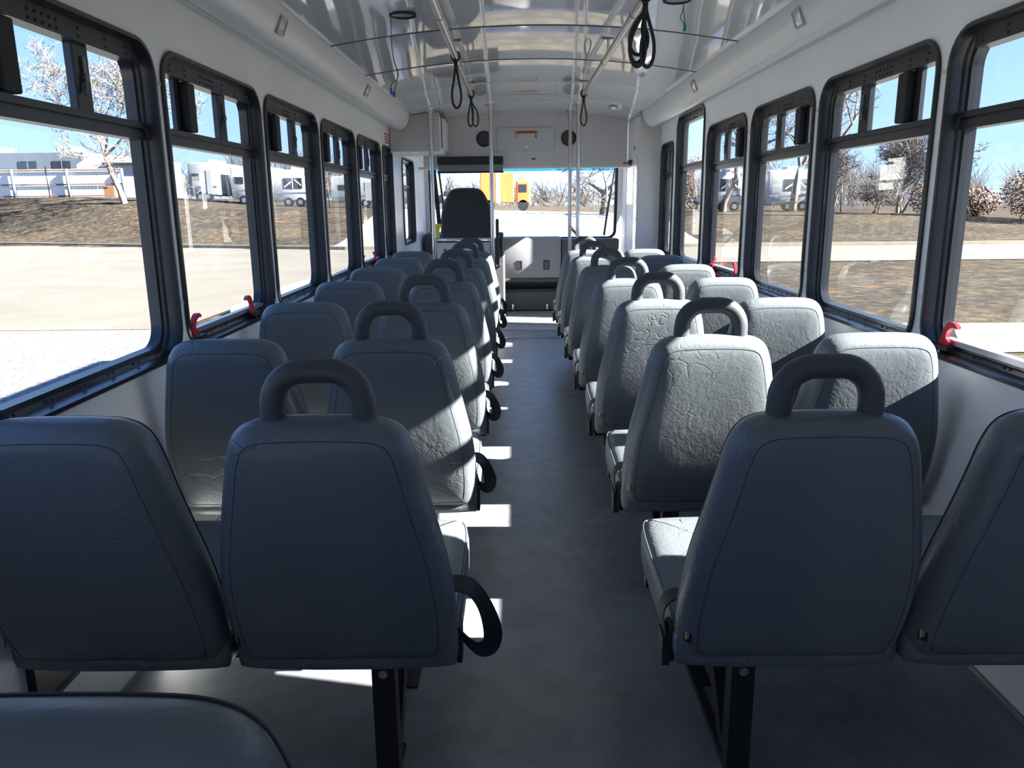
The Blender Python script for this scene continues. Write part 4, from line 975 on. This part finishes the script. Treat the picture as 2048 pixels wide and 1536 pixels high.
PLAB = ['near the far end of the white fence', 'in front of the middle of the white fence', 'beside the tan box', 'in front of the white camper', 'in front of the long pale grey trailer', 'in front of the camper near the entry door', 'near the low arching pale tree']
for i, x in enumerate((-36.6, -32.4, -27.6, -18.0, -13.0, 16.0, 22.5)):
    m = MB(); b = on(x, 55.5); m.tube([(0, 0, -.2), (-0.08, 0, 2.1)], 0.04, 6)
    o = m.build('fence_post', TRACK, smooth=True, loc=b); tag(o, 'thin steel post on the grass bank ' + PLAB[i], 'post', 'thin chain-link posts')
bd = empty('grey_building', on(-39.5, 66)); tag(bd, 'long blue-grey flat-roofed building behind the white fence', 'building')
m = MB(); m.bbox(-9, 4.2, 0, 8, 0, 3.7, 0.05); m.build('walls', GREYB, bd)
for x in (-7.2, -3.9, -0.5, 2.3):
    m = MB(); m.bbox(x-.75, x+.75, -0.04, 0.02, 2.35, 3.0, 0.02); wn = m.build('window', DARKW, bd)
    m = MB(); m.box(x-.03, x+.03, -0.06, -0.04, 2.35, 3.0); m.build('glazing_bar', GREYB, wn)
for x in (-4.6, 1.6): 
    m = MB(); m.bbox(x-.8, x+.8, 2, 4, 3.7, 4.3, 0.15); m.build('roof_unit', CAMPG, bd)
wb_ = empty('white_shed', on(-32.5, 64)); tag(wb_, 'low white sloped-roof shed behind the fence corner', 'shed')
m = MB(); m.add([(-2.4, 0, 0), (3.8, 0, 0), (3.8, 0, 2.9), (-1.2, 0, 3.3), (-2.4, 0, 2.6), (-2.4, 5, 0), (3.8, 5, 0), (3.8, 5, 2.9), (-1.2, 5, 3.3), (-2.4, 5, 2.6)], [(0, 1, 2, 3, 4), (9, 8, 7, 6, 5), (0, 5, 6, 1), (1, 6, 7, 2), (2, 7, 8, 3), (3, 8, 9, 4), (4, 9, 5, 0)]); m.build('shell', CAMP, wb_)
m = MB(); m.box(-0.2, 3.9, -0.3, 0, 2.55, 2.7); m.build('eave', DARKW, wb_)
bx_ = empty('cardboard_box', on(-28.6, 56.5)); tag(bx_, 'tan box on the bank in front of the white fence', 'box')
m = MB(); m.bbox(-.38, .38, -.3, .3, 0, .72, .02); m.build('carton', mat('tan_cardboard', (0.25, 0.12, 0.055), 0.8), bx_)
m = MB(); m.box(-.38, 0, -.34, -.3, .66, .70); m.build('flap', mat('tan_cardboard', (0.25, 0.12, 0.055), 0.8), bx_)
ut = empty('utility_line', (34, 38, 0)); tag(ut, 'thin power line strung past the last side windows', 'power line')
m = MB(); m.tube([(-18, 22, 11.5), (-8, 10, 10.6), (2, 0, 10.3), (14, -14, 10.8)], 0.02, 5); m.build('wire', RUBBER, ut)
